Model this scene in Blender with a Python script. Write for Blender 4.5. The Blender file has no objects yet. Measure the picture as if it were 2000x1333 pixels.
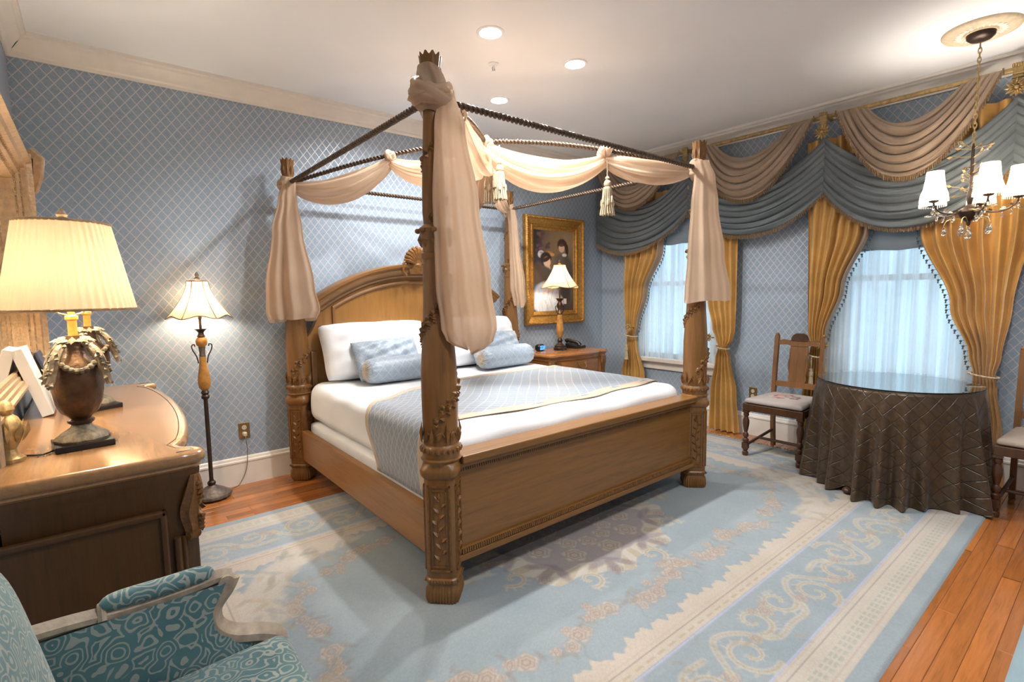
import bpy, bmesh, math, random
import numpy as np
from mathutils import Vector, Matrix
random.seed(7); np.random.seed(7)
PI = math.pi
S = bpy.context.scene
COL = S.collection

# ------------------------------------------------------------------ camera
F_PX, YAW, PITCH, ROLL = 996.41, 0.68400394, 0.09346801, -0.01502438
def cam_axes():
    f = Vector((math.sin(YAW)*math.cos(PITCH), math.cos(YAW)*math.cos(PITCH), -math.sin(PITCH)))
    r = Vector((math.cos(YAW), -math.sin(YAW), 0)); u = r.cross(f)
    c, s = math.cos(ROLL), math.sin(ROLL)
    return c*r+s*u, -s*r+c*u, f
_r, _u, _f = cam_axes()
cd = bpy.data.cameras.new('camera'); cam = bpy.data.objects.new('camera', cd); COL.objects.link(cam)
cd.sensor_width = 36; cd.lens = F_PX/2000*36; cd.clip_start = .02
cam.matrix_world = Matrix(((_r.x, _u.x, -_f.x, 0), (_r.y, _u.y, -_f.y, 0), (_r.z, _u.z, -_f.z, 1.4), (0, 0, 0, 1)))
S.camera = cam
# ------------------------------------------------------------------ daylight, exposure
W = bpy.data.worlds.new('sky'); S.world = W; W.use_nodes = True
bg = W.node_tree.nodes['Background']; bg.inputs[0].default_value = (.55, .80, 1, 1); bg.inputs[1].default_value = .62
S.view_settings.view_transform = 'Standard'; S.view_settings.look = 'None'
S.view_settings.gamma = 1; S.view_settings.use_curve_mapping = False
S.view_settings.exposure = 1.4
DOWN_W, LAMP_W, CHAND_W = 12.5, 5.5, 5.0
XL, XR, YB, YF, ZC = -.29, 4.85, 4.183, -1.9, 2.92

# ------------------------------------------------------------------ mesh helpers
def frames(path):
    P = [Vector(p) for p in path]; n = len(P); T = []
    for i in range(n):
        a = P[max(i-1, 0)]; b = P[min(i+1, n-1)]; T.append((b-a).normalized())
    ref = Vector((0, 0, 1)) if abs(T[0].z) < .9 else Vector((1, 0, 0))
    N = (ref-T[0]*ref.dot(T[0])).normalized(); out = []
    for i in range(n):
        N = (N-T[i]*N.dot(T[i])); N.normalize(); out.append((P[i], T[i], N, T[i].cross(N)))
    return out
class MB:
    def __init__(s): s.v = []; s.f = []; s.uv = {}
    def add(s, vs, fs, uv=None):
        o = len(s.v); s.v += [tuple(p) for p in vs]; s.f += [tuple(i+o for i in f) for f in fs]
        if uv:
            for i, t in enumerate(uv): s.uv[o+i] = t
        return s
    def box(s, lo, hi, M=None):
        x0, y0, z0 = lo; x1, y1, z1 = hi
        vs = [Vector(p) for p in ((x0,y0,z0),(x1,y0,z0),(x1,y1,z0),(x0,y1,z0),(x0,y0,z1),(x1,y0,z1),(x1,y1,z1),(x0,y1,z1))]
        if M: vs = [M@p for p in vs]
        return s.add(vs, [(0,3,2,1),(4,5,6,7),(0,1,5,4),(1,2,6,5),(2,3,7,6),(3,0,4,7)])
    def grid(s, fn, nu, nv, cu=False, uvfn=None, flip=False):
        vs = []; uv = []
        for j in range(nv+1):
            for i in range(nu if cu else nu+1):
                u = i/nu; v = j/nv; vs.append(fn(u, v)); uv.append(uvfn(u, v) if uvfn else (u, v))
        w = nu if cu else nu+1; fs = []
        for j in range(nv):
            for i in range(nu):
                a = j*w+i; b = j*w+(i+1) % w; c = (j+1)*w+(i+1) % w; d = (j+1)*w+i
                fs.append((a, d, c, b) if flip else (a, b, c, d))
        return s.add(vs, fs, uv)
    def lathe(s, prof, seg=32, c=(0, 0, 0), rf=None, cap=True, M=None):
        o = []
        for (r, z) in prof:
            for i in range(seg):
                a = 2*PI*i/seg; q = r*(rf(a, z) if rf else 1)
                p = Vector((q*math.cos(a), q*math.sin(a), z)); p = M@p if M else p
                o.append(p+Vector(c))
        fs = []
        for j in range(len(prof)-1):
            for i in range(seg):
                k = (i+1) % seg; fs.append((j*seg+i, j*seg+k, (j+1)*seg+k, (j+1)*seg+i))
        if cap:
            fs.append(tuple(range(seg-1, -1, -1))); fs.append(tuple((len(prof)-1)*seg+i for i in range(seg)))
        return s.add(o, fs)
    def tube(s, path, r, seg=8, closed=False, cap=True, rf=None):
        fr = frames(path); n = len(fr); vs = []
        for j, (p, t, a, b) in enumerate(fr):
            rr = r(j/(n-1)) if callable(r) else r
            for i in range(seg):
                th = 2*PI*i/seg; q = rr*(rf(th, j/(n-1)) if rf else 1)
                vs.append(p+a*(q*math.cos(th))+b*(q*math.sin(th)))
        fs = []
        for j in range(n-1):
            for i in range(seg):
                k = (i+1) % seg; fs.append((j*seg+i, j*seg+k, (j+1)*seg+k, (j+1)*seg+i))
        if cap: fs.append(tuple(range(seg-1, -1, -1))); fs.append(tuple((n-1)*seg+i for i in range(seg)))
        return s.add(vs, fs)
    def ell(s, c, r, seg=10, rings=6, M=None):
        c = Vector(c); vs = []
        for j in range(rings+1):
            ph = -PI/2+PI*j/rings
            for i in range(seg):
                a = 2*PI*i/seg; p = Vector((r[0]*math.cos(ph)*math.cos(a), r[1]*math.cos(ph)*math.sin(a), r[2]*math.sin(ph)))
                vs.append(c+(M@p if M else p))
        fs = [(j*seg+i, j*seg+(i+1) % seg, (j+1)*seg+(i+1) % seg, (j+1)*seg+i) for j in range(rings) for i in range(seg)]
        return s.add(vs, fs)
    def prism(s, pts, axis_vec, o=(0, 0, 0)):
        n = len(pts); A = [Vector(p)+Vector(o) for p in pts]; B = [p+Vector(axis_vec) for p in A]
        fs = [tuple(range(n-1, -1, -1)), tuple(range(n, 2*n))]+[(i, (i+1) % n, n+(i+1) % n, n+i) for i in range(n)]
        return s.add(A+B, fs)
    def twist(s, path, R, r, pitch, strands=2, seg=6):
        fr = frames(path); L = [0]
        for i in range(1, len(fr)): L.append(L[-1]+(fr[i][0]-fr[i-1][0]).length)
        for k in range(strands):
            pts = [p+(a*math.cos(2*PI*(L[i]/pitch+k/strands))+b*math.sin(2*PI*(L[i]/pitch+k/strands)))*R for i, (p, t, a, b) in enumerate(fr)]
            s.tube(pts, r, seg)
        return s
    def leaf(s, c, d, n, L, w, th=.004):
        c = Vector(c); d = Vector(d).normalized(); n = Vector(n).normalized(); t = d.cross(n).normalized()
        vs = [c, c+d*L*.45+t*w, c+d*L, c+d*L*.45-t*w, c+d*L*.5+n*th*2.2, c+d*L*.1+n*th]
        return s.add(vs, [(0, 1, 4, 5), (1, 2, 4), (2, 3, 4), (3, 0, 5, 4), (0, 3, 2, 1)])
    def build(s, name, mat, parent=None, smooth=True, ang=38, bevel=0, world=False, solid=0, sub=0, kind=None, label=None):
        me = bpy.data.meshes.new(name); vs = s.v
        if world and parent is not None:
            L = parent_loc(parent); vs = [(p[0]-L[0], p[1]-L[1], p[2]-L[2]) for p in vs]
        me.from_pydata(vs, [], s.f)
        if s.uv:
            ul = me.uv_layers.new(name='UVMap'); li = np.empty(len(me.loops), np.int32); me.loops.foreach_get('vertex_index', li)
            arr = np.zeros((len(s.v), 2), np.float32)
            for k, t in s.uv.items(): arr[k] = t
            ul.data.foreach_set('uv', arr[li].ravel())
        me.materials.append(mat)
        if smooth:
            me.shade_smooth()
            if ang < 180: me.set_sharp_from_angle(angle=math.radians(ang))
        o = bpy.data.objects.new(name, me); COL.objects.link(o)
        if parent is not None: o.parent = parent
        if bevel:
            m = o.modifiers.new('bevel', 'BEVEL'); m.width = bevel; m.segments = 2; m.limit_method = 'ANGLE'; m.angle_limit = math.radians(50)
        if solid:
            m = o.modifiers.new('thick', 'SOLIDIFY'); m.thickness = solid; m.offset = 0
        if sub:
            m = o.modifiers.new('sub', 'SUBSURF'); m.levels = m.render_levels = sub
        if kind: o['kind'] = kind
        if label: o['label'] = label
        return o
def parent_loc(p):
    L = Vector(p.location)
    while p.parent: p = p.parent; L = L+Vector(p.location)
    return L
def thing(name, label, cat, loc=(0, 0, 0), rz=0, group=None):
    o = bpy.data.objects.new(name, None); COL.objects.link(o); o.location = loc; o.rotation_euler = (0, 0, rz); o.empty_display_size = .05
    return tag(o, label, cat, group)
def tag(o, label, cat, group=None):
    o['label'] = label; o['category'] = cat
    if group: o['group'] = group
    return o
def struct(o): o['kind'] = 'structure'; return o
def dup(root, loc, rz, label, group=None):
    r = root.copy(); COL.objects.link(r); r.location = loc; r.rotation_euler = (0, 0, rz); r['label'] = label
    if group: r['group'] = group
    for ch in list(root.children):
        c = ch.copy(); COL.objects.link(c); c.parent = r
        for g in ch.children:
            d = g.copy(); COL.objects.link(d); d.parent = c
    return r
def lamp(name, kind, loc, energy, color, parent=None, size=.05, **kw):
    l = bpy.data.lights.new(name, kind); l.energy = energy; l.color = color
    if kind == 'AREA': l.shape = 'DISK'; l.size = size
    else: l.shadow_soft_size = size
    for k, v in kw.items(): setattr(l, k, v)
    o = bpy.data.objects.new(name, l); COL.objects.link(o); o.location = loc
    if parent is not None: o.parent = parent
    return o
def lerp(a, b, t): return a+(b-a)*t
def key(keys, t):
    if t <= keys[0][0]: return keys[0][1]
    for (a, x), (b, y) in zip(keys, keys[1:]):
        if t <= b:
            k = (t-a)/(b-a); k = k*k*(3-2*k); return x+(y-x)*k
    return keys[-1][1]
def catmull(P, n):
    P = [Vector(p) for p in P]; Q = [P[0]*2-P[1]]+P+[P[-1]*2-P[-2]]; out = []
    for i in range(1, len(Q)-2):
        for k in range(n):
            t = k/n; a, b, c, d = Q[i-1], Q[i], Q[i+1], Q[i+2]
            out.append(.5*((2*b)+(c-a)*t+(2*a-5*b+4*c-d)*t*t+(3*b-a-3*c+d)*t**3))
    return out+[P[-1]]
def rbox(size, r, n=8, fn=None):
    """rounded box surface, centred on the origin in x and y, z from 0"""
    sx, sy, sz = [k/2 for k in size]; mb = MB()
    def put(p):
        q = Vector((p[0]*sx, p[1]*sy, p[2]*sz)); i = Vector((max(-sx+r, min(sx-r, q.x)), max(-sy+r, min(sy-r, q.y)), max(-sz+r, min(sz-r, q.z))))
        d = q-i
        if d.length > 1e-9: q = i+d.normalized()*r
        q.z += sz
        return fn(q) if fn else q
    def ax(n):
        t = [-1+2*k/n for k in range(n+1)]
        return t
    for k in range(3):
        for sgn in (-1, 1):
            def g(u, v):
                p = [0, 0, 0]; p[k] = sgn; p[(k+1) % 3] = math.sin((u*2-1)*PI/2); p[(k+2) % 3] = math.sin((v*2-1)*PI/2); return put(p)
            mb.grid(g, n, n, flip=(sgn < 0))
    return mb
def merge(o, d=.0005):
    bm = bmesh.new(); bm.from_mesh(o.data); bmesh.ops.remove_doubles(bm, verts=bm.verts, dist=d); bmesh.ops.recalc_face_normals(bm, faces=bm.faces); bm.to_mesh(o.data); bm.free(); o.data.shade_smooth(); return o

# ------------------------------------------------------------------ materials
class NT:
    def __init__(s, name):
        s.m = bpy.data.materials.new(name); s.m.use_nodes = True; s.t = s.m.node_tree; s.p = s.t.nodes['Principled BSDF']; s.out = s.t.nodes['Material Output']
    def n(s, ty, **kw):
        nd = s.t.nodes.new(ty)
        for k, v in kw.items(): setattr(nd, k, v)
        return nd
    def set(s, sock, v):
        if isinstance(v, bpy.types.NodeSocket): s.t.links.new(v, sock)
        elif isinstance(v, tuple) and sock.type == 'RGBA' and len(v) == 3: sock.default_value = (*v, 1)
        else: sock.default_value = v
    def math(s, op, a, b=0, c=0):
        nd = s.n('ShaderNodeMath', operation=op); s.set(nd.inputs[0], a); s.set(nd.inputs[1], b); s.set(nd.inputs[2], c); return nd.outputs[0]
    def mix(s, f, a, b):
        nd = s.n('ShaderNodeMix', data_type='RGBA'); s.set(nd.inputs['Factor'], f); s.set(nd.inputs[6], a); s.set(nd.inputs[7], b); return nd.outputs[2]
    def coord(s, w='Object'): return s.n('ShaderNodeTexCoord').outputs[w]
    def mapping(s, v, scale): nd = s.n('ShaderNodeMapping'); s.set(nd.inputs[0], v); nd.inputs['Scale'].default_value = scale; return nd.outputs[0]
    def noise(s, v, scale, detail=3, rough=.55, dist=0):
        nd = s.n('ShaderNodeTexNoise'); s.set(nd.inputs['Vector'], v); nd.inputs['Scale'].default_value = scale; nd.inputs['Detail'].default_value = detail
        nd.inputs['Roughness'].default_value = rough; nd.inputs['Distortion'].default_value = dist; return nd.outputs[0]
    def ramp(s, f, stops):
        nd = s.n('ShaderNodeValToRGB'); s.set(nd.inputs[0], f); e = nd.color_ramp.elements
        while len(e) < len(stops): e.new(.5)
        for k, (p, c) in enumerate(stops): e[k].position = p; e[k].color = (*c, 1) if len(c) == 3 else c
        return nd.outputs[0]
    def sep(s, v): nd = s.n('ShaderNodeSeparateXYZ'); s.set(nd.inputs[0], v); return nd.outputs
    def bump(s, h, st=.3, d=.01): nd = s.n('ShaderNodeBump'); s.set(nd.inputs['Height'], h); nd.inputs['Strength'].default_value = st; nd.inputs['Distance'].default_value = d; s.t.links.new(nd.outputs[0], s.p.inputs['Normal']); return nd.outputs[0]
    def base(s, c, rough=.5, metal=0, **kw):
        s.set(s.p.inputs['Base Color'], c); s.set(s.p.inputs['Roughness'], rough); s.set(s.p.inputs['Metallic'], metal)
        for k, v in kw.items(): s.set(s.p.inputs[k.replace('_', ' ')], v)
        return s.m
    def lattice(s, u, v, pu, pv, lw, soft=.02):
        a = s.math('MULTIPLY', u, 1/pu); b = s.math('MULTIPLY', v, 1/pv); r = []
        for op in ('ADD', 'SUBTRACT'):
            t = s.math('FRACT', s.math(op, a, b)); t = s.math('ABSOLUTE', s.math('SUBTRACT', t, .5)); r.append(t)
        t = s.math('MAXIMUM', r[0], r[1]); nd = s.n('ShaderNodeMapRange', interpolation_type='SMOOTHSTEP')
        s.set(nd.inputs[0], t); nd.inputs[1].default_value = .5-lw-soft; nd.inputs[2].default_value = .5-lw+soft; return nd.outputs[0]
def plain(name, c, rough=.5, metal=0, var=.12, scale=12, bump=0, bscale=60, **kw):
    t = NT(name); co = t.coord(); n = t.noise(co, scale); d = tuple(k*(1-var) for k in c); e = tuple(min(1, k*(1+var)) for k in c)
    if bump: t.bump(t.noise(co, bscale), bump)
    return t.base(t.ramp(n, [(.3, d), (.7, e)]), rough, metal, **kw)
def wood(name, c, axis=2, rough=.38, con=.3, coat=.12, rnd=False, scale=1.0, bmp=.05):
    t = NT(name); co = t.coord(); sc = [14*scale]*3; sc[axis] = 1.0*scale
    if rnd:
        oi = t.n('ShaderNodeObjectInfo'); nd = t.n('ShaderNodeVectorMath', operation='ADD'); t.set(nd.inputs[0], co); t.set(nd.inputs[1], oi.outputs['Random']); 
        m2 = t.n('ShaderNodeVectorMath', operation='SCALE'); cc = t.n('ShaderNodeCombineXYZ'); t.set(cc.inputs[0], oi.outputs['Random']); t.set(cc.inputs[1], oi.outputs['Random']); t.set(m2.inputs[0], cc.outputs[0]); m2.inputs['Scale'].default_value = 30
        t.set(nd.inputs[1], m2.outputs[0]); co = nd.outputs[0]
    mp = t.mapping(co, sc); n = t.noise(mp, 3.2, 6, .62, .6); n2 = t.noise(mp, 14, 3, .6); f = t.math('ADD', t.math('MULTIPLY', n, .75), t.math('MULTIPLY', n2, .25))
    dk = tuple(k*(1-con) for k in c); lt = tuple(min(1, k*(1+con*.7)) for k in c)
    colr = t.ramp(f, [(.3, dk), (.5, c), (.72, lt)])
    if rnd:
        hs = t.n('ShaderNodeHueSaturation'); v = t.math('ADD', t.math('MULTIPLY', oi.outputs['Random'], .5), .75); t.set(hs.inputs['Value'], v); t.set(hs.inputs['Color'], colr); colr = hs.outputs[0]
    t.bump(n2, bmp); return t.base(colr, rough, 0, Coat_Weight=coat, Coat_Roughness=.15)
def sheer(name, c, trans=.5, clear=.1, weave=0):
    t = NT(name); N = t.t.nodes; d = t.n('ShaderNodeBsdfDiffuse'); tr = t.n('ShaderNodeBsdfTranslucent'); cl = t.n('ShaderNodeBsdfTransparent')
    n = t.noise(t.coord(), 6); cc = t.ramp(n, [(.3, tuple(k*.93 for k in c)), (.7, c)])
    t.set(d.inputs[0], cc); t.set(tr.inputs[0], cc)
    a = t.n('ShaderNodeMixShader'); a.inputs[0].default_value = trans; t.t.links.new(d.outputs[0], a.inputs[1]); t.t.links.new(tr.outputs[0], a.inputs[2])
    b = t.n('ShaderNodeMixShader'); b.inputs[0].default_value = clear
    if weave: t.set(b.inputs[0], t.ramp(t.noise(t.mapping(t.coord(), (1, 13, .25)), 1.0, 3), [(.42, (.02,)*3), (.50, (.10,)*3), (.62, (.55,)*3)]))
    t.t.links.new(a.outputs[0], b.inputs[1]); t.t.links.new(cl.outputs[0], b.inputs[2])
    t.t.links.new(b.outputs[0], t.out.inputs[0]); t.t.nodes.remove(t.p); return t.m
def glow(name, c, st):
    t = NT(name); return t.base((1, 1, 1), .5, Emission_Color=c, Emission_Strength=st)
def wallpaper(name, ax):
    t = NT(name); co = t.coord(); x = t.sep(co); l = t.lattice(x[ax], x[2], .061, .078, .052, .03)
    dm = t.noise(co, 90, 2); big = t.noise(co, 1.1, 2)
    blue = t.ramp(dm, [(.35, (.265, .35, .45)), (.65, (.325, .415, .52))])
    c = t.mix(l, blue, t.ramp(big, [(.35, (.54, .545, .555)), (.65, (.60, .60, .60))]))
    r = t.math('SUBTRACT', .52, t.math('MULTIPLY', l, .14)); t.bump(l, .12, .002)
    return t.base(c, r, t.math('MULTIPLY', l, .25))
mt = {}
mt['paper_x'] = wallpaper('trellis_wallpaper_across', 0); mt['paper_y'] = wallpaper('trellis_wallpaper_along', 1)
mt['white'] = plain('ceiling_paint', (.885, .90, .92), .8, var=.015, scale=2)
mt['trim'] = plain('cream_trim_paint', (.82, .78, .72), .42, var=.03)
mt['oak'] = wood('oak_plank', (.36, .125, .03), 0, .2, .32, .5, rnd=True)
mt['oakbase'] = wood('oak_subfloor', (.26, .085, .022), 0, .3, .3)
mt['bed'] = wood('honey_wood_upright', (.195, .088, .021), 2, .42, .32)
mt['bedx'] = wood('honey_wood_across', (.195, .088, .020), 0, .42, .3)
mt['bedy'] = wood('honey_wood_along', (.255, .118, .030), 1, .40, .28)
mt['carve'] = plain('carved_honey_wood', (.175, .077, .019), .38, var=.3, scale=40, bump=.3, bscale=90)
mt['burl'] = wood('headboard_veneer', (.25, .118, .030), 2, .34, .22, scale=.6)
mt['dark'] = wood('dark_chair_wood', (.07, .029, .012), 2, .35, .35)
mt['chair'] = wood('brown_chair_wood', (.19, .085, .028), 2, .35, .3)
mt['dres'] = wood('dresser_wood_shaded_side', (.085, .037, .011), 2, .35, .3)  # shade of the unlit dresser end is put into this darker wood colour
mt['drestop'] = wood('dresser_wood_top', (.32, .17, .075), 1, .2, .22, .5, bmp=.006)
mt['night'] = wood('nightstand_wood', (.33, .135, .042), 0, .25, .3, .4)
mt['rod'] = plain('twisted_bronze_rod', (.11, .075, .05), .42, .6, var=.3, scale=60)
mt['linen'] = plain('white_linen', (.76, .775, .80), .85, var=.02, scale=5, bump=.08, bscale=14)
mt['scarf'] = sheer('peach_voile', (.76, .585, .43), .45, .17)
mt['sheer'] = sheer('white_window_voile', (.88, .93, .97), .62, .16, 1)
mt['shade_cream'] = sheer('cream_pleated_shade', (.78, .66, .44), .06, .0)
mt['shade_tan'] = sheer('tan_panel_shade', (.84, .66, .45), .30, 0)
mt['shade_white'] = sheer('white_candle_shade', (.95, .90, .82), .4, 0)
mt['roman'] = sheer('grey_blue_blind', (.25, .285, .31), .16, .0)
def silk(name, c, rough=.42, sheen=.3, bscale=24, axis=2):
    t = NT(name); co = t.coord(); sc = [1, 1, 1]; sc[axis] = 9
    n = t.noise(t.mapping(co, sc), bscale, 4); big = t.noise(co, 5); t.bump(n, .12, .004)
    col = t.ramp(big, [(.3, tuple(k*.85 for k in c)), (.7, tuple(min(1, k*1.12) for k in c))])
    return t.base(col, rough, 0, Sheen_Weight=sheen, Sheen_Roughness=.4)
mt['gold_silk'] = silk('gold_silk', (.55, .315, .088))
mt['tan_silk'] = silk('taupe_silk', (.35, .26, .185))
mt['blue_silk'] = silk('slate_silk', (.125, .15, .165), .45)
mt['fringe'] = plain('tan_fringe', (.24, .155, .08), .8, var=.4, scale=160)
mt['bead'] = plain('slate_bead', (.06, .085, .11), .5)
mt['rope'] = plain('cream_rope', (.52, .42, .28), .7, var=.25, scale=120)
mt['giltrod'] = plain('antique_gilt', (.40, .28, .12), .42, .35, var=.3, scale=40, bump=.3)
mt['gilt'] = plain('gold_leaf', (.50, .27, .065), .33, .7, var=.3, scale=50, bump=.35, bscale=120)
mt['champ'] = plain('champagne_leaf', (.42, .29, .175), .34, .6, var=.2, scale=40, bump=.25, bscale=80)
mt['bronze'] = plain('bronze_urn', (.085, .045, .022), .35, .45, var=.55, scale=14, bump=.25)
mt['verd'] = plain('weathered_leaf', (.16, .13, .085), .6, .1, var=.6, scale=40, bump=.5)
mt['black'] = plain('black_lacquer', (.012, .010, .010), .3)
mt['amber'] = plain('amber_stone', (.42, .20, .045), .3, var=.4, scale=22)
mt['darkmetal'] = plain('dark_bronze', (.055, .035, .025), .4, .5, var=.3)
mt['pewter'] = plain('pewter_base', (.16, .13, .11), .45, .5, var=.4, scale=50)
mt['brass'] = plain('aged_brass', (.34, .22, .09), .35, .8, var=.25)
mt['glass'] = NT('clear_glass').base((.93, .97, .97), .02, Transmission_Weight=1.0, IOR=1.46)
mt['crystal'] = NT('crystal').base((1, 1, 1), .0, Transmission_Weight=1.0, IOR=1.55)
mt['pane'] = NT('window_pane').base((.97, 1, 1), .0, Transmission_Weight=1.0, IOR=1.05)
mt['mirror'] = NT('silvered_mirror').base((.86, .87, .87), .03, 1.0)
mt['plastic'] = plain('ivory_plastic', (.62, .56, .46), .4, var=.03)
mt['book'] = plain('white_cover', (.60, .60, .60), .45, var=.03)
mt['navy'] = plain('navy_cover', (.02, .03, .07), .4)
mt['needle'] = None

# ------------------------------------------------------------------ room shell
o = MB().box((XL-.15, YF-.15, -.12), (XR+.15, YB+.15, -.018)).build('floor', mt['oakbase'], smooth=False); struct(o); FLOOR = o
o = MB().box((XL-.15, YF-.15, ZC), (XR+.15, YB+.15, ZC+.12)).build('ceiling', mt['white'], smooth=False); struct(o)
o = MB().box((XL-.15, YB, -.1), (XR+.15, YB+.15, ZC)).build('wall_back', mt['paper_x'], smooth=False); struct(o)
o = MB().box((XL-.15, YF, -.1), (XL, YB, ZC)).build('wall_left', mt['paper_y'], smooth=False); struct(o)
o = MB().box((XL-.15, YF-.15, -.1), (XR+.15, YF, ZC)).build('wall_rear', mt['paper_x'], smooth=False); struct(o)
WINS = [(2.70, 3.62), (.72, 1.62)]; WZ0, WZ1 = .66, 2.30
mb = MB(); ys = YF
for (a, b) in sorted(WINS):
    mb.box((XR, ys, -.1), (XR+.16, a, ZC)); mb.box((XR, a, -.1), (XR+.16, b, WZ0)); mb.box((XR, a, WZ1), (XR+.16, b, ZC)); ys = b
mb.box((XR, ys, -.1), (XR+.16, YB, ZC)); struct(mb.build('wall_right', mt['paper_y'], smooth=False))
# planks, run along x, only where the floor shows beyond the rug
PWD = .0700; pm = {}
def plank(x0, x1, y):
    L = round((x1-x0)/.05)*.05; k = round(L, 3)
    if k not in pm:
        b = MB(); g = .0005; h = .0012
        b.add([(0, g, -.018), (k, g, -.018), (k, PWD-g, -.018), (0, PWD-g, -.018), (0, g, -h), (k, g, -h), (k, PWD-g, -h), (0, PWD-g, -h), (.0025, g+.002, 0), (k-.0025, g+.002, 0), (k-.0025, PWD-g-.002, 0), (.0025, PWD-g-.002, 0)],
              [(0,1,5,4),(1,2,6,5),(2,3,7,6),(3,0,4,7),(4,5,9,8),(5,6,10,9),(6,7,11,10),(7,4,8,11),(8,9,10,11)])
        ob = b.build('plank', mt['oak'], FLOOR, smooth=False); pm[k] = ob.data; ob.location = (x0, y, 0); return
    ob = bpy.data.objects.new('plank', pm[k]); COL.objects.link(ob); ob.parent = FLOOR; ob.location = (x0, y, 0)
rows = int((YB-YF)/PWD)+1
for i in range(rows):
    y = YB-(i+1)*PWD
    if y > 3.40 or -.62 < y < .62: x = XL
    elif .62 <= y <= 3.40: x = 4.3
    else: continue
    if x < 1: x = XL-random.choice([.3, .7, 1.1])
    while x < XR-.02:
        L = random.choice([.9, 1.15, 1.4, 1.7]); x1 = min(x+L, XR)
        if XR-x1 < .3: x1 = XR
        xa = max(x, XL); L2 = math.floor((x1-xa)/.05+1e-6)*.05
        if x1 >= XR-1e-6: plank(XR-round(math.ceil((x1-xa)/.05)*.05, 3), XR, y)
        else: plank(x1-L2, x1, y) if L2 >= .05 else None
        x = x1
mb = MB().box((XL, YF, -.018), (XR, -.64, -.001)); ob = mb.build('rear_boards', mt['oakbase'], FLOOR, smooth=False); ob['kind'] = 'stuff'
CROWN = [(0, .125), (.012, .125), (.014, .108), (.026, .098), (.032, .08), (.05, .055), (.072, .038), (.078, .026), (.096, .02), (.1, .0)]
BASEB = [(0, 0), (.018, 0), (.018, .165), (.024, .17), (.024, .182), (.016, .19), (.012, .205), (0, .212)]
def runmould(name, prof, a, b, nrm, top):
    """a, b: floor-plan ends; nrm: inward normal; mitred by shifting each end by the profile depth"""
    a = Vector((*a, 0)); b = Vector((*b, 0)); t = (b-a).normalized(); n = Vector((*nrm, 0)); mb = MB(); vs = []
    for (P, sg) in ((a, 1), (b, -1)):
        for (d, z) in prof: vs.append(P+n*d+t*d*sg+Vector((0, 0, (ZC-z) if top else z)))
    k = len(prof); mb.add(vs, [(i, i+1, k+i+1, k+i) for i in range(k-1)]+[tuple(range(k)), tuple(range(2*k-1, k-1, -1))])
    ob = mb.build(name, mt['trim'], ang=25); struct(ob); bm = bmesh.new(); bm.from_mesh(ob.data); bmesh.ops.recalc_face_normals(bm, faces=bm.faces); bm.to_mesh(ob.data); bm.free()
E2 = .0005
for i, (nm, a, b, n) in enumerate((('back', (XL, YB-E2), (XR, YB-E2), (0, -1)), ('right', (XR-E2, YF), (XR-E2, YB), (-1, 0)), ('left', (XL+E2, YF), (XL+E2, YB), (1, 0)), ('rear', (XL, YF+E2), (XR, YF+E2), (0, 1)))):
    runmould('trim_%d' % (i+1), CROWN, a, b, n, True); runmould('baseboard_'+nm, BASEB, a, b, n, False)
for i, (a, b) in enumerate(WINS):
    r = bpy.data.objects.new('window_%d' % (i+1), None); COL.objects.link(r); r.location = (XR, (a+b)/2, WZ0); struct(r); w = (b-a)/2; h = WZ1-WZ0
    f = MB(); f.box((-.02, -w-.09, -.02), (.0, -w, h+.1)); f.box((-.02, w, -.02), (.0, w+.09, h+.1)); f.box((-.02, -w-.09, h), (.0, w+.09, h+.1))
    for s_ in (-1, 1): f.box((0, s_*w-.03 if s_ > 0 else -w, 0), (.15, w if s_ > 0 else -w+.03, h))
    f.box((0, -w, h-.03), (.15, w, h)); f.build('window_frame', mt['trim'], r, smooth=False, bevel=.004)
    MB().box((-.07, -w-.1, -.045), (.15, w+.1, 0)).box((-.022, -w-.08, -.13), (0, w+.08, -.045)).build('window_sill', mt['trim'], r, smooth=False, bevel=.006)
    for k in (0, 1):
        z0 = 0 if k == 0 else h/2-.02; z1 = h/2+.02 if k == 0 else h-.03; x = .06 if k == 0 else .10
        sb = MB(); iw = w-.03; sb.box((x, -iw, z0), (x+.03, iw, z0+.045)); sb.box((x, -iw, z1-.045), (x+.03, iw, z1)); sb.box((x, -iw, z0), (x+.03, -iw+.045, z1)); sb.box((x, iw-.045, z0), (x+.03, iw, z1))
        so = sb.build('sash', mt['trim'], r, smooth=False)
        MB().box((x+.012, -iw+.04, z0+.04), (x+.016, iw-.04, z1-.04)).build('pane', mt['pane'], so, smooth=False)

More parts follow.
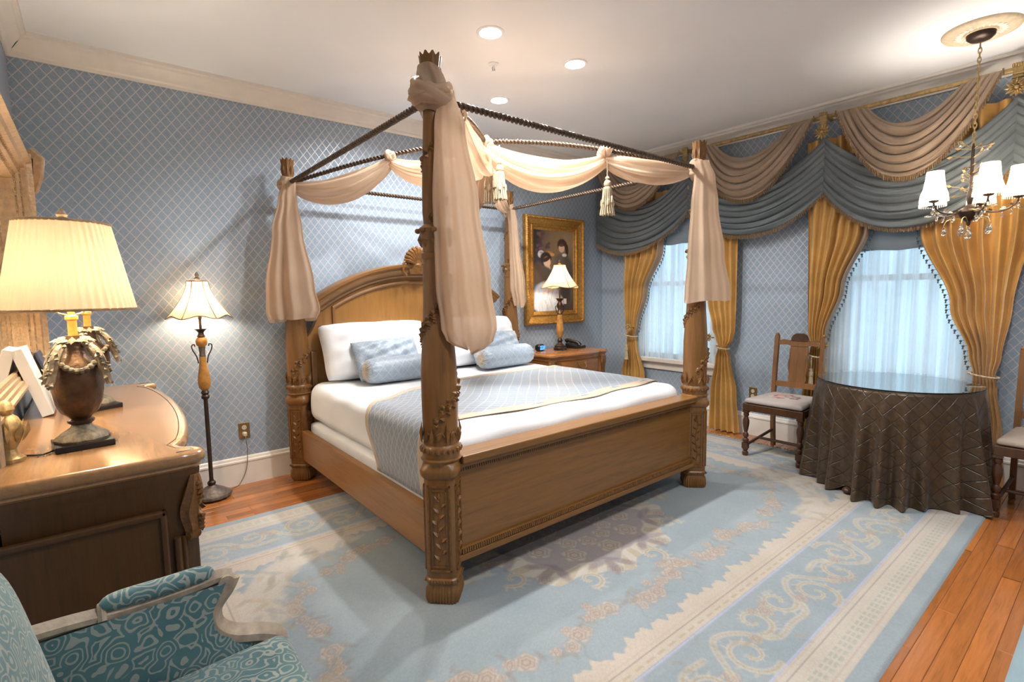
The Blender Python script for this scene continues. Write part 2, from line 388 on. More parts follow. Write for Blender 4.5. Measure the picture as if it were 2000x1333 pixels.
# ------------------------------------------------------------------ numpy "weaving": colours per knot, used for the rugs and the picture
class Weave:
    def __init__(s, w, h, res, base):
        s.nx = int(w/res)+1; s.ny = int(h/res)+1; s.w = w; s.h = h
        s.x = np.linspace(0, w, s.nx); s.y = np.linspace(0, h, s.ny); s.X, s.Y = np.meshgrid(s.x, s.y); s.c = np.zeros((s.ny, s.nx, 3)); s.c[:] = base; s.z = np.zeros((s.ny, s.nx))
    def put(s, m, c, dz=0, sl=None):
        t = s.c if sl is None else s.c[sl]; m = np.clip(m, 0, 1)[..., None]; t[:] = t*(1-m)+np.array(c)*m
        if dz:
            q = s.z if sl is None else s.z[sl]; q += m[..., 0]*dz
    def win(s, x0, x1, y0, y1):
        a, b = np.searchsorted(s.x, [x0, x1]); c, d = np.searchsorted(s.y, [y0, y1]); return (slice(max(c-1, 0), d+1), slice(max(a-1, 0), b+1))
    def disc(s, cx, cy, rx, ry, c, a=1, soft=.15, rot=0, wob=0):
        R = max(rx, ry)*1.3; sl = s.win(cx-R, cx+R, cy-R, cy+R); X = s.X[sl]-cx; Y = s.Y[sl]-cy
        if X.size == 0: return
        x = X*math.cos(rot)+Y*math.sin(rot); y = -X*math.sin(rot)+Y*math.cos(rot); d = np.sqrt((x/rx)**2+(y/ry)**2)
        if wob: d = d*(1+wob*np.sin(5*np.arctan2(y, x)))
        s.put(a*np.clip((1-d)/soft+.5, 0, 1), c, 0, sl)
    def ring(s, cx, cy, r, w, c, a=1, wob=0):
        R = r+w*2; sl = s.win(cx-R, cx+R, cy-R, cy+R); X = s.X[sl]-cx; Y = s.Y[sl]-cy
        if X.size == 0: return
        d = np.hypot(X, Y)*(1+wob*np.sin(6*np.arctan2(Y, X))); s.put(a*np.clip(1.5-np.abs(d-r)/w, 0, 1), c, 0, sl)
    def stroke(s, pts, w, c, a=1):
        for (x0, y0), (x1, y1) in zip(pts, pts[1:]):
            W_ = w*2; sl = s.win(min(x0, x1)-W_, max(x0, x1)+W_, min(y0, y1)-W_, max(y0, y1)+W_); X = s.X[sl]; Y = s.Y[sl]
            if X.size == 0: continue
            dx, dy = x1-x0, y1-y0; L = dx*dx+dy*dy+1e-12; t = np.clip(((X-x0)*dx+(Y-y0)*dy)/L, 0, 1); d = np.hypot(X-x0-t*dx, Y-y0-t*dy); s.put(a*np.clip((w-d)/(w*.4)+.3, 0, 1), c, 0, sl)
    def mesh(s, name, mat, loc, fz=None, plane='xy', parent=None):
        n = s.nx*s.ny; P = np.zeros((n, 3), np.float32)
        if plane == 'xy': P[:, 0] = s.X.ravel(); P[:, 1] = s.Y.ravel(); P[:, 2] = s.z.ravel()
        else: P[:, 0] = s.X.ravel(); P[:, 2] = s.Y.ravel()
        i = np.arange(s.nx-1); j = np.arange(s.ny-1); I, J = np.meshgrid(i, j); a = (J*s.nx+I).ravel(); q = np.stack([a, a+1, a+1+s.nx, a+s.nx], 1).astype(np.int32)
        me = bpy.data.meshes.new(name); me.vertices.add(n); me.vertices.foreach_set('co', P.ravel()); k = len(q); me.loops.add(k*4); me.loops.foreach_set('vertex_index', q.ravel()); me.polygons.add(k); me.polygons.foreach_set('loop_start', np.arange(k, dtype=np.int32)*4)
        me.update(calc_edges=True); at = me.color_attributes.new('weave', 'FLOAT_COLOR', 'POINT'); cc = np.ones((n, 4), np.float32); cc[:, :3] = s.c.reshape(-1, 3); at.data.foreach_set('color', cc.ravel()); me.materials.append(mat); me.shade_smooth()
        ob = bpy.data.objects.new(name, me); COL.objects.link(ob); ob.location = loc
        if parent is not None: ob.parent = parent
        return ob
def weavemat(name, rough=.95, bump=.5, bs=260, var=.16, sheen=.2):
    t = NT(name); at = t.n('ShaderNodeAttribute', attribute_name='weave'); co = t.coord(); n = t.noise(co, bs, 2); m = t.noise(co, 5, 4); hs = t.n('ShaderNodeHueSaturation')
    t.set(hs.inputs['Color'], at.outputs['Color']); t.set(hs.inputs['Value'], t.math('ADD', 1-var, t.math('ADD', t.math('MULTIPLY', n, var), t.math('MULTIPLY', m, var)))); t.bump(n, bump, .004)
    return t.base(hs.outputs[0], rough, 0, Sheen_Weight=sheen)
RX0, RX1, RY0, RY1 = -.24, 4.56, .5, 3.5
BLUE, PALE, TAN, CREAM, LINE, GOLD, ROSE = (.21, .262, .294), (.265, .305, .32), (.40, .345, .285), (.40, .365, .315), (.17, .145, .13), (.30, .245, .14), (.33, .235, .19)
def make_rug():
    w = Weave(RX1-RX0, RY1-RY0, .0055, BLUE); X, Y = w.X, w.Y; hx, hy = w.w/2, w.h/2; px, py = np.abs(X-hx), np.abs(Y-hy); e = np.minimum(hx-px, hy-py); along = np.where(hx-px < hy-py, Y, X)
    nz = (np.sin(X*7.1+Y*3.3)+np.sin(Y*9.7-X*4.1)+np.sin(X*17+Y*13))*.33
    w.put(np.full_like(X, .35)*(.5+.5*nz), PALE)
    band = lambda a, b, s_=.006: np.clip((e-a)/s_+.5, 0, 1)*np.clip((b-e)/s_+.5, 0, 1)
    w.put(band(.075, .235), CREAM); w.put(band(.075, .083), TAN)
    dash = (np.mod(along, .048) < .030)*(np.mod(e-.115, .018) < .013); w.put(.65*band(.115, .165)*dash, (.27, .29, .25))
    for k, cc, al in ((.098, ROSE, .5), (.178, TAN, .7), (.204, LINE, .55), (.228, ROSE, .5)): w.put(al*band(k-.003, k+.003, .004), cc)
    w.put(band(.235, .245), (.30, .33, .45))
    w.put(band(.545, .555), (.30, .33, .45)); sc = .70+.012*np.sin(along*2*PI/.093)+.014*np.sin(along*2*PI/.37+1)+.009*np.sin(along*2*PI/.051)+.008*np.sin(along*31+2)
    w.put(np.clip((e-.555)/.006, 0, 1)*np.clip((sc-e)/.006, 0, 1), TAN); w.put(.6*band(.575, .585)*(np.mod(along, .07) < .045), GOLD); w.put(.6*band(.607, .613, .004), LINE); w.put(.35*band(.628, .634, .004), ROSE)
    def sym(fn):                                                     # paint once, mirrored onto the four quarters
        for fx in (0, 1):
            for fy in (0, 1): fn(lambda x, y: (w.w-x if fx else x, w.h-y if fy else y), -1 if fx else 1, -1 if fy else 1)
    OLIVE, GREY, UMBER = (.225, .225, .185), (.20, .235, .245), (.20, .155, .135)
    rq = random.Random(8)
    def curve(P, n=7): return [(p.x, p.y) for p in catmull([(x, y, 0) for (x, y) in P], n)]
    def leafs(m, x, y, a, L, c=OLIVE, al=.55):
        p = m(x+L*.5*math.cos(a), y+L*.5*math.sin(a)); q = m(x+L*math.cos(a), y+L*math.sin(a)); w.disc(p[0], p[1], L*.52, L*.17, c, al, .6, math.atan2(q[1]-p[1], q[0]-p[0]))
    def rose(m, x, y, r, al=1):
        x, y = m(x, y); w.disc(x, y, r*1.12, r*1.12, UMBER, .6*al, .35, 0, .1); w.disc(x, y, r, r, CREAM, .9*al, .35, 0, .1)
        for k in range(5): a_ = k*1.257+x*9; w.disc(x+r*.52*math.cos(a_), y+r*.52*math.sin(a_), r*.42, r*.36, ROSE, .35*al, .5)
        w.ring(x, y, r*.72, r*.10, UMBER, .62*al, .10); w.ring(x, y, r*.36, r*.11, UMBER, .7*al, .08); w.disc(x, y, r*.16, r*.16, ROSE, .8*al, .5)
    def spiral(m, cx, cy, r, a0, d, col_, turns=1.35, wd=.013):
        pts = []
        for k in range(30): t = k/29; a = a0+d*t*turns*2*PI; q = r*(1-.84*t); pts.append((cx+q*math.cos(a), cy+q*math.sin(a)))
        for k in range(0, 30, 2):                                     # feathered acanthus edge
            x, y = pts[k]; a = math.atan2(y-cy, x-cx); leafs(m, x, y, a+.6*d, .045*(1-k/45), CREAM, .5)
        for k in range(29): w.stroke([m(*pts[k]), m(*pts[k+1])], wd*(1.25-.7*k/29), CREAM, .5)
        for k in range(29): w.stroke([m(*pts[k]), m(*pts[k+1])], wd*(.5-.25*k/29), col_, .5)
    def scrolls(m, sx, sy):
        for horiz in (True, False):
            span = w.w/2 if horiz else w.h/2; n = 5 if horiz else 3; st = span/n
            for k in range(n):
                c = (k+.5)*st; f = (k % 2)*2-1
                if c < .3: continue
                P = (lambda u, v: m(u, v)) if horiz else (lambda u, v: m(v, u))
                main = curve([(c-.24, .39+f*.06), (c-.12, .39-f*.09), (c, .39-f*.06), (c+.10, .39+f*.06), (c+.24, .39+f*.06)])
                for (x, y), (x2, y2) in zip(main, main[1:]): w.stroke([P(x, y), P(x2, y2)], .017, CREAM, .38); w.stroke([P(x, y), P(x2, y2)], .006, GOLD, .45)
                spiral(P, c-.07, .39+f*.035, .105, f*1.2, f, GOLD); spiral(P, c+.13, .39-f*.05, .085, PI-f*.8, -f, GOLD, 1.1)
                for q in range(22): leafs(P, c+rq.uniform(-.24, .24), .39+rq.uniform(-.13, .13), rq.uniform(0, 6.3), rq.uniform(.03, .07), rq.choice([CREAM, OLIVE, GOLD, GREY, PALE]), .4)
                rose(P, c+.03, .39+f*.01, .026, .8); rose(P, c+.24, .39-f*.05, .032, .8); rose(P, c+.19, .39-f*.085, .022, .7)
    sym(scrolls)
    rr = random.Random(3)
    def garland(m, sx, sy):
        pts = []; a, b = .87, .87; R = .42
        for x in np.arange(w.w/2, a+R, -.062): pts.append((x, b+.035*math.sin(x*11)))
        for k in range(10): t = k/9*PI/2; pts.append((a+R-R*math.sin(t)+.05*math.sin(3*t), b+R-R*math.cos(t)+.05*math.sin(3*t)))
        for y in np.arange(b+R, w.h/2, .062): pts.append((a+.03*math.sin(y*9), y))
        for k, (x, y) in enumerate(pts):
            for q in range(5): leafs(m, x+rr.uniform(-.03, .03), y+rr.uniform(-.04, .04), rr.uniform(0, 6.3), rr.uniform(.04, .08), rr.choice([OLIVE, GREY, UMBER]), .4)
            if k % 8 == 7: continue
            rose(m, x+rr.uniform(-.012, .012), y+rr.uniform(-.022, .022), .034+.012*math.sin(k*1.7), .9)
            if k % 3 == 0: rose(m, x+rr.uniform(-.03, .03), y+rr.choice((-.055, .055)), .024, .8)
            if k % 6 == 0:
                st = curve([(x, y), (x-.02, y-.06), (x-.05, y-.10), (x-.04, y-.14)])
                for p, q in zip(st, st[1:]): w.stroke([m(*p), m(*q)], .005, GREY, .5)
    sym(garland)
    def corner(m, sx, sy):                                            # cream corner spandrels with gold leaves
        for k in range(16):
            t = k/15; x = .72+.5*t*t; y = .72+.5*(1-t)**2; w.disc(*m(x, y), .09, .07, CREAM, .75, .5, 0, .12)
            [leafs(m, x+rr.uniform(-.08, .08), y+rr.uniform(-.08, .08), rr.uniform(0, 6.3), .10, rr.choice([GOLD, OLIVE, TAN, GREY, CREAM]), .45) for _ in range(5)]
    sym(corner)
    cx, cy = w.w/2-.07, w.h/2; d = np.sqrt(((X-cx)/.62)**2+((Y-cy)/.45)**2); th = np.arctan2(Y-cy, X-cx); d2 = d*(1+.06*np.sin(8*th)+.03*np.sin(16*th+1))
    w.put(np.clip((1-d2)/.02, 0, 1), CREAM); w.put(.55*np.clip((1-d2)/.02, 0, 1)*np.clip((d2-.78)/.02, 0, 1)*(np.sin(26*th+9*d) > 0), GOLD); w.put(np.clip((.78-d2)/.03, 0, 1), (.25, .225, .225))
    for k in range(9):
        a = k*2*PI/9
        for rad, s_ in ((.55, 1), (.3, .8), (.98, .6)): rose(lambda x, y: (x, y), cx+.62*rad*math.cos(a+rad), cy+.45*rad*math.sin(a+rad), .062*s_)
        for q in range(3): leafs(lambda x, y: (x, y), cx+.62*.75*math.cos(a+.3), cy+.45*.75*math.sin(a+.3), a+q-1, .15, (.15, .12, .15), .6)
        spiral(lambda x, y: (x, y), cx+.62*1.03*math.cos(a), cy+.45*1.03*math.sin(a), .07, a, 1, GOLD, 1.0)
    for s_ in (-1, 1):
        for k in range(14): leafs(lambda x, y: (x, y), cx+s_*(.62+.02*k), cy+.03*math.sin(k), rr.uniform(0, 6.3), .09, CREAM if k % 2 else GOLD, .6)
    rs = np.random.RandomState(2); ab = np.zeros_like(X)
    for k in range(26): fx, fy = rs.uniform(-9, 9, 2)*(1+k*.12); ab += np.sin(fx*X+fy*Y+rs.uniform(0, 6.3))/(1+k*.08)
    ab /= 5; w.c *= (1+.055*ab)[..., None]; gm = np.clip(.5+.5*ab, 0, 1)[..., None]*.22; w.c = w.c*(1-gm)+w.c.mean(2, keepdims=True)*gm; fz = rs.uniform(-1, 1, X.shape); w.c *= (1+.06*fz)[..., None]
    w.z[:] = .011; lum = w.c.mean(2); w.z += (lum-lum.mean())*.006; edge = np.clip(e/.012, 0, 1); w.z *= edge; w.z += .0008
    return w
RUGMAT = weavemat('wool_pile')
rug = thing('area_rug', 'large pale blue floral rug with cream scroll border under the bed', 'rug', (RX0, RY0, 0))
make_rug().mesh('pile', RUGMAT, (0, 0, 0), parent=rug)
mb = MB()
for k in range(190):
    y = (k+.5)/190*(RY1-RY0); L = random.uniform(.04, .075); dy = random.uniform(-.02, .02)
    mb.tube([(RX1-RX0-.01, y, .006), (RX1-RX0+L*.5, y+dy*.4, .006), (RX1-RX0+L, y+dy, .004)], .0028, 4)
mb.build('fringe', mt['rope'], rug, kind='stuff', label='cream knotted fringe')
w2 = Weave(.9, .75, .012, (.26, .37, .42)); w2.z[:] = .010
e2 = np.minimum(np.minimum(w2.X, .9-w2.X), np.minimum(w2.Y, .75-w2.Y)); w2.put(.8*np.clip((e2-.10)/.01, 0, 1)*np.clip((.16-e2)/.01, 0, 1), CREAM); w2.z *= np.clip(e2/.012, 0, 1); w2.z += .0008
ob = w2.mesh('small_rug', RUGMAT, (2.32, -.535, 0)); tag(ob, 'corner of a light blue rug at the bottom right on bare boards', 'rug')

# ------------------------------------------------------------------ four-poster bed
BX0, BX1, BY0, BY1 = 1.165, 3.245, 1.945, 4.0
bed = thing('four_poster_bed', 'carved honey wood four-poster bed with twisted metal canopy rods', 'bed', ((BX0+BX1)/2, (BY0+BY1)/2, 0))
def se(p, rot=PI/4):
    return lambda a: 1/((abs(math.cos(a-rot))**p+abs(math.sin(a-rot))**p)**(1/p))
sq = se(9); rd = lambda a: 1.0
PROF = [(.066, 0, 9), (.078, .012, 9), (.084, .035, 9), (.082, .075, 9), (.074, .098, 9), (.074, .102, 9), (.082, .108, 9), (.082, .124, 9), (.076, .130, 9), (.076, .135, 9), (.078, .14, 9), (.078, .585, 9), (.084, .592, 9), (.092, .602, 9), (.095, .612, 9), (.095, .628, 9), (.091, .636, 7), (.088, .65, 4), (.092, .658, 2), (.092, .672, 2), (.082, .678, 2), (.085, .70, 2), (.088, .715, 2), (.084, .73, 2), (.0775, .738, 2),
        (.0785, .80, 2), (.081, .95, 2), (.080, 1.05, 2), (.074, 1.15, 2), (.066, 1.25, 2), (.060, 1.40, 2), (.056, 1.55, 2), (.062, 1.56, 2), (.062, 1.575, 2), (.054, 1.58, 2), (.056, 1.61, 2), (.066, 1.66, 2), (.072, 1.68, 2), (.060, 1.69, 2), (.048, 1.70, 2), (.052, 1.75, 2), (.050, 1.85, 2), (.044, 2.0, 2), (.038, 2.12, 2), (.036, 2.22, 2), (.038, 2.30, 2), (.042, 2.36, 2), (.047, 2.395, 2), (.036, 2.385, 2), (.0, 2.37, 2)]
def post(x, y):
    seg = 72; vs = []; rot = PI/4
    for (r, z, p) in PROF:
        k = 1/((1)**1)
        for i in range(seg):
            a = 2*PI*i/seg; q = r*min(se(p)(a), 1.24) if p > 2 else r
            q *= .9 if z < .66 else 1
            if z < .1: q *= 1+.035*math.cos(36*a)*(1 if .01 < z < .09 else 0)
            if 2.3 < z < 2.4: q *= 1+.05*math.cos(10*a)
            zz = z+(.007*math.cos(10*a) if z == 2.395 else 0)
            vs.append((q*math.cos(a), q*math.sin(a), zz))
    fs = [(j*seg+i, j*seg+(i+1) % seg, (j+1)*seg+(i+1) % seg, (j+1)*seg+i) for j in range(len(PROF)-1) for i in range(seg)]; fs.append(tuple(range(seg-1, -1, -1)))
    L = Vector((x, y, 0))-Vector(bed.location); mb = MB().add([Vector(v)+L for v in vs], fs); p = mb.build('post', mt['bed'], bed, ang=32)
    pc = MB()                                                        # carved panel on each diagonal face
    for k in range(4):
        a = PI/4+k*PI/2; M = Matrix.Translation(L)@Matrix.Rotation(a, 4, 'Z'); n = .0700
        def B(lo, hi): pc.box(lo, hi, M)
        for (y0, y1, z0, z1) in ((-.052, .052, .165, .173), (-.052, .052, .552, .560), (-.052, -.045, .165, .56), (.045, .052, .165, .56), (-.034, .034, .535, .539), (-.034, .034, .186, .190), (-.034, -.030, .186, .539), (.030, .034, .186, .539)): B((n-.004, y0, z0), (n+.005, y1, z1))
        R = M.to_3x3(); nn = R@Vector((1, 0, 0)); ty = R@Vector((0, 1, 0)); C0 = M@Vector((n, 0, 0))
        st = [C0+ty*(.008*math.sin((z-.21)*30))+Vector((0, 0, z)) for z in np.linspace(.21, .50, 16)]; pc.tube(st, .0035, 5)
        for q in range(11):
            z = .215+q*.027; s_ = 1 if q % 2 else -1; pc.leaf(C0+ty*(.008*math.sin((z-.21)*30))+Vector((0, 0, z)), ty*s_*.8+Vector((0, 0, .75)), nn, .042, .010, .005)
        pc.leaf(C0+Vector((0, 0, .49)), (0, 0, 1), nn, .05, .012, .006)
        for q in range(9): pc.ell(M@Vector((.0750, -.055+q*.01375, .117)), (.006, .006, .007), 6, 4)
    pc.build('panel_carving', mt['carve'], p)
    vc = MB(); rad = lambda z: key([(a_[1], a_[0]) for a_ in PROF if a_[1] > .7], z)
    def vine(z0, z1, turns, ph, sc, step=.026):
        n = int((z1-z0)/step*2); pts = []
        for i in range(n+1):
            t = i/n; z = lerp(z0, z1, t); a = ph+turns*2*PI*t; pts.append(L+Vector((rad(z)*math.cos(a), rad(z)*math.sin(a), z)))
            nn = Vector((math.cos(a), math.sin(a), 0)); ta = Vector((-math.sin(a), math.cos(a), .6))
            if i % 2 == 0:
                for s_ in (-1, 1): vc.leaf(pts[-1]+nn*.003, ta*.7+Vector((0, 0, s_*.9))-nn*.55, nn, .040*sc, .013*sc, .0075*sc)
            if i % 4 == 1: vc.ell(pts[-1]+nn*.003, (.009*sc,)*3, 6, 4)
        vc.tube(pts, .005*sc, 5)
    vine(.84, 1.53, 1.45, ph=-2.5, sc=1.3); vine(.90, 1.50, 1.45, ph=-2.15, sc=1.0); vine(1.72, 2.12, 1.4, -2.6, 1.0)
    for k in range(8):                                               # scroll leaves round the column foot and the capital
        a = 2*PI*k/8+.2; nn = Vector((math.cos(a), math.sin(a), 0)); tt = Vector((-math.sin(a), math.cos(a), 0)); b = L+nn*.080+Vector((0, 0, .745))
        vc.tube([b+tt*(.020*math.cos(q*.55))*(1-q/16)+Vector((0, 0, .035+.020*math.sin(q*.55)*(1-q/16))) for q in range(15)], .0042, 5)
        vc.leaf(b+tt*.03, (0, 0, 1), nn, .10 if k % 2 else .075, .012, .006); vc.leaf(b-tt*.02, tt*.5+Vector((0, 0, 1)), nn, .075, .012, .006)
        c = L+nn*.056+Vector((0, 0, 1.60)); vc.leaf(c, nn*.08+Vector((0, 0, 1)), nn, .070, .020, .008); vc.ell(L+nn*.074+Vector((0, 0, 1.672)), (.013, .013, .012), 7, 5)
    for k in range(22): a = 2*PI*k/22; vc.ell(L+Vector((.087*math.cos(a), .087*math.sin(a), .715)), (.0105, .0105, .012), 6, 4)
    for k in range(10): a = 2*PI*k/10; nn = Vector((math.cos(a), math.sin(a), 0)); vc.leaf(L+nn*.035+Vector((0, 0, 2.27)), nn*.06+Vector((0, 0, 1)), nn, .10, .011, .005)
    vc.build('vine_carving', mt['carve'], p)
for (x, y) in ((BX0, BY0), (BX1, BY0), (BX0, BY1), (BX1, BY1)): post(x, y)
def wb(name, mat, parent, boxes, **kw):
    m = MB()
    for b in boxes: m.box(*b)
    return m.build(name, mat, parent, smooth=False, world=True, **kw)
fb = wb('footboard', mt['bedx'], bed, [((BX0+.05, 1.928, .19), (BX1-.05, 1.962, .63))])
wb('top_rail', mt['bedx'], fb, [((BX0+.07, 1.875, .635), (BX1-.07, 2.005, .672)), ((BX0+.06, 1.895, .612), (BX1-.06, 1.985, .636))], bevel=.006)
wb('bottom_rail', mt['bedx'], fb, [((BX0+.05, 1.900, .165), (BX1-.05, 1.98, .195)), ((BX0+.05, 1.912, .195), (BX1-.05, 1.97, .222))], bevel=.006)
m = MB()
for k in range(150):
    x = lerp(BX0+.08, BX1-.08, k/149); m.box((x-.0045, 1.918, .588), (x+.0045, 1.93, .610)); m.box((x-.0045, 1.904, .200), (x+.0045, 1.914, .220))
m.build('dentil_carving', mt['carve'], fb, smooth=False, world=True, kind='stuff')
for x in (BX0-.02, BX1-.025): wb('side_rail', mt['bedy'], bed, [((x, BY0+.07, .165), (x+.045, BY1-.06, .393))], bevel=.004)
# headboard: shoulders scoop down to the posts, arch between
HC = (BX0+BX1)/2-.035; HA = .80; R_ = (HA*HA+.25*.25)/(2*.25)
def arc(x, top): return top-R_+math.sqrt(max(R_*R_-(x-HC)**2, 0))
def htop(x):
    d = abs(x-HC)
    if d <= HA: return arc(x, 1.60)
    t = (d-HA)/(1.0-HA); t = min(1, t); return lerp(1.35, 1.05, t)-.075*math.sin(t*PI)-.0*t if t > 0 else 1.35
n = 90; xs = [lerp(BX0+.04, BX1-.04, i/n) for i in range(n+1)]; vs = []
for y in (3.985, 4.045):
    for x in xs: vs += [(x, y, .36), (x, y, htop(x))]
k = 2*(n+1); fs = []
for i in range(n):
    a = 2*i; fs += [(a, a+2, a+3, a+1), (k+a, k+a+1, k+a+3, k+a+2), (a+1, a+3, k+a+3, k+a+1)]
hb = MB().add(vs, fs).build('headboard', mt['burl'], bed, world=True, ang=30)
def archsweep(prof, x0, x1, top, y):
    m = MB(); P = []; n = 60
    for i in range(n+1):
        x = lerp(x0, x1, i/n); z = arc(x, top); nn = Vector((x-HC, 0, z-(top-R_))).normalized(); P.append([Vector((x, y-d, z))+nn*h for (d, h) in prof])
    q = len(prof); m.add([p for r in P for p in r], [(i*q+j, (i+1)*q+j, (i+1)*q+j+1, i*q+j+1) for i in range(n) for j in range(q-1)]+[tuple(range(q)), tuple(n*q+j for j in range(q-1, -1, -1))]); return m
archsweep([(-.075, 0), (.02, 0), (.028, .012), (.028, .022), (.05, .035), (.062, .055), (.062, .075), (.075, .085), (.075, .105), (.06, .112), (-.075, .112)], HC-.82, HC+.82, 1.552, 3.99).build('arch_moulding', mt['bedx'], hb, world=True, ang=30)
archsweep([(0, 0), (.012, .002), (.018, .012), (.014, .026), (0, .03)], HC-.72, HC+.72, 1.495, 3.986).build('inner_moulding', mt['bedx'], hb, world=True)
for b_ in (((HC-.735, 3.97, .7), (HC-.71, 3.986, 1.315)), ((HC+.71, 3.97, .7), (HC+.735, 3.986, 1.315)), ((BX0+.09, 3.96, .40), (BX0+.13, 3.986, .98)), ((BX1-.13, 3.96, .4), (BX1-.09, 3.986, .98))): wb('stile_moulding', mt['bed'], hb, [b_], bevel=.004)
m = MB()                                                             # shell crest
for k in range(11):
    a = lerp(-1.25, 1.25, k/10); d = Vector((math.sin(a), 0, math.cos(a))); c = Vector((HC, 3.925, 1.655)); m.tube([c, c+d*.06+Vector((0, -.02, 0)), c+d*(.125-.02*abs(a))+Vector((0, -.02, 0)), c+d*(.145-.02*abs(a))+Vector((0, .012, 0))], lambda t: .008+.012*t*(1.1-.3*t), 8)
m.ell((HC, 3.915, 1.645), (.035, .02, .03)); m.lathe([(.02, 0), (.085, .0), (.095, .05), (.09, .12), (.05, .15)], 24, (HC, 3.97, 1.575), lambda a, z: .75 if abs(math.sin(a)) > .7 else 1)
for s_ in (-1, 1): m.tube([(HC+s_*(.105+.03*math.cos(q*.5)*(1-q/18)), 3.925, 1.655+.03*math.sin(q*.5)*(1-q/18)) for q in range(16)], .010, 7); m.tube([(HC+s_*.135, 3.925, 1.65), (HC+s_*.14, 3.925, 1.60), (HC+s_*.11, 3.92, 1.56)], .012, 7)
m.build('shell_crest', mt['carve'], hb, world=True)
# canopy rods
def rodpath(a, b, arch, n=260): return [(lerp(a[0], b[0], t), lerp(a[1], b[1], t), lerp(a[2], b[2], t)+arch*math.sin(PI*t)) for t in [i/n for i in range(n+1)]]
ZR = 2.225; c4 = [(BX0, BY0, ZR), (BX1, BY0, ZR), (BX1, BY1, ZR), (BX0, BY1, ZR)]
DIAG_UP = .235
for i in range(4): MB().twist(rodpath(c4[i], c4[(i+1) % 4], 0, 420), .0080, .0088, .052).build('canopy_rod', mt['rod'], bed, world=True, ang=180)
for (i, j) in ((0, 2), (3, 1)): MB().twist(rodpath(c4[i], c4[j], DIAG_UP, 560), .0080, .0088, .052).build('canopy_rod', mt['rod'], bed, world=True, ang=180)
def diag(i, j, t): a = Vector(c4[i]); b = Vector(c4[j]); p = a.lerp(b, t); p.z += DIAG_UP*math.sin(PI*t); return p

# ------------------------------------------------------------------ bedding
def put(mb, name, mat, loc, label, cat, group=None, **kw):
    o = mb.build(name, mat, **kw); o.location = loc; return tag(o, label, cat, group)
MX0, MX1, MY0, MY1, MZ = 1.215, 3.195, 2.012, 3.965, .745
o = put(rbox((MX1-MX0, MY1-MY0, .235), .03, 12), 'box_spring', mt['linen'], ((MX0+MX1)/2, (MY0+MY1)/2, .205), 'white covered box spring between the side rails of the bed', 'box spring'); merge(o)
def mwr(q):
    q.z += .002*math.sin(q.x*9+q.y*4)+.0015*math.sin(q.y*13-q.x*5); q.x += .005*math.sin(q.y*16+q.z*20)*(abs(q.x)/.99)**6; q.y += .008*math.sin(q.x*11+q.z*9)*(abs(q.y)/.98)**8; return q
o = put(rbox((MX1-MX0, MY1-MY0, MZ-.445), .085, 40, mwr), 'mattress', mt['linen'], ((MX0+MX1)/2, (MY0+MY1)/2, .445), 'thick mattress with smooth white fitted sheet on the four-poster bed', 'mattress'); merge(o)
def latfab(name, pu, pv, lw, base, line, rough=.45):
    t = NT(name); uv = t.sep(t.coord('UV')); l = t.lattice(uv[0], uv[1], pu, pv, lw, .03); n = t.noise(t.coord(), 40); b = t.ramp(n, [(.3, tuple(k*.88 for k in base)), (.7, tuple(k*1.1 for k in base))]); t.bump(l, .2, .003)
    return t.base(t.mix(l, b, line), t.math('SUBTRACT', rough, t.math('MULTIPLY', l, .1)), 0, Sheen_Weight=.3)
mt['runner'] = latfab('blue_trellis_satin', .088, .088, .05, (.215, .265, .325), (.42, .42, .41), .42)
mt['cushion'] = latfab('blue_trellis_cushion', .075, .09, .035, (.27, .335, .41), (.37, .42, .47), .45)
mt['plainblue'] = silk('ice_blue_satin', (.33, .41, .50), .42)
mt['border'] = silk('sand_satin', (.50, .40, .29), .45)
run = thing('bed_runner', 'silvery blue trellis bed runner with sand border across the mattress', 'bed runner', (HC, 2.7, MZ))
rr_ = .09; off = .006
def rpath(s_):
    sd = .27; ar = rr_*PI/2; top = (MX1-MX0)-2*rr_+2*off; L = 2*sd+2*ar+top; d = s_*L; x0 = MX0-off; zt = MZ+off; zc = zt-rr_
    if d < sd: return x0, zc-(sd-d), -1, 0
    d -= sd
    if d < ar: a = d/rr_; return x0+rr_*(1-math.cos(a)), zc+rr_*math.sin(a), -math.cos(a), math.sin(a)
    d -= ar
    if d < top: return x0+rr_+d, zt, 0, 1
    d -= top
    if d < ar: a = d/rr_; return x0+rr_+top+rr_*math.sin(a), zc+rr_*math.cos(a), math.sin(a), math.cos(a)
    d -= ar; return x0+2*rr_+top, zc-d, 1, 0
RL = .54+rr_*PI+(MX1-MX0)-2*rr_+2*off
def rback(s_): return key([(0, 2.72), (.10, 2.86), (.17, 2.92), (.30, 3.12), (.5, 3.24), (1, 3.22)], s_)
def rfront(s_): return 2.19+.03*math.sin(s_*9)+.012*math.sin(s_*31)
def rsurf(u, v, lift=0, a=0, b=1):
    x, z, nx, nz = rpath(u); y = lerp(rfront(u), rback(u), lerp(a, b, v)); w_ = lift+.0018*math.sin(u*40+y*6)*math.sin(y*9); return (x+nx*w_, y, z+nz*w_+(.003 if nz > .5 else 0))
MB().grid(lambda u, v: rsurf(u, v, .002), 120, 30, uvfn=lambda u, v: (u*RL, v*1.0)).build('cloth', mt['runner'], run, world=True, ang=180, solid=.004)
for (a, b) in ((-.045, .035), (.955, 1.02)):
    MB().grid(lambda u, v: rsurf(u, v, (.0035+.004*abs(math.sin(u*23)))*v-.001 if a < 0 else .0045, a, b), 120, 5).build('border', mt['border'], run, world=True, ang=180, solid=.003)
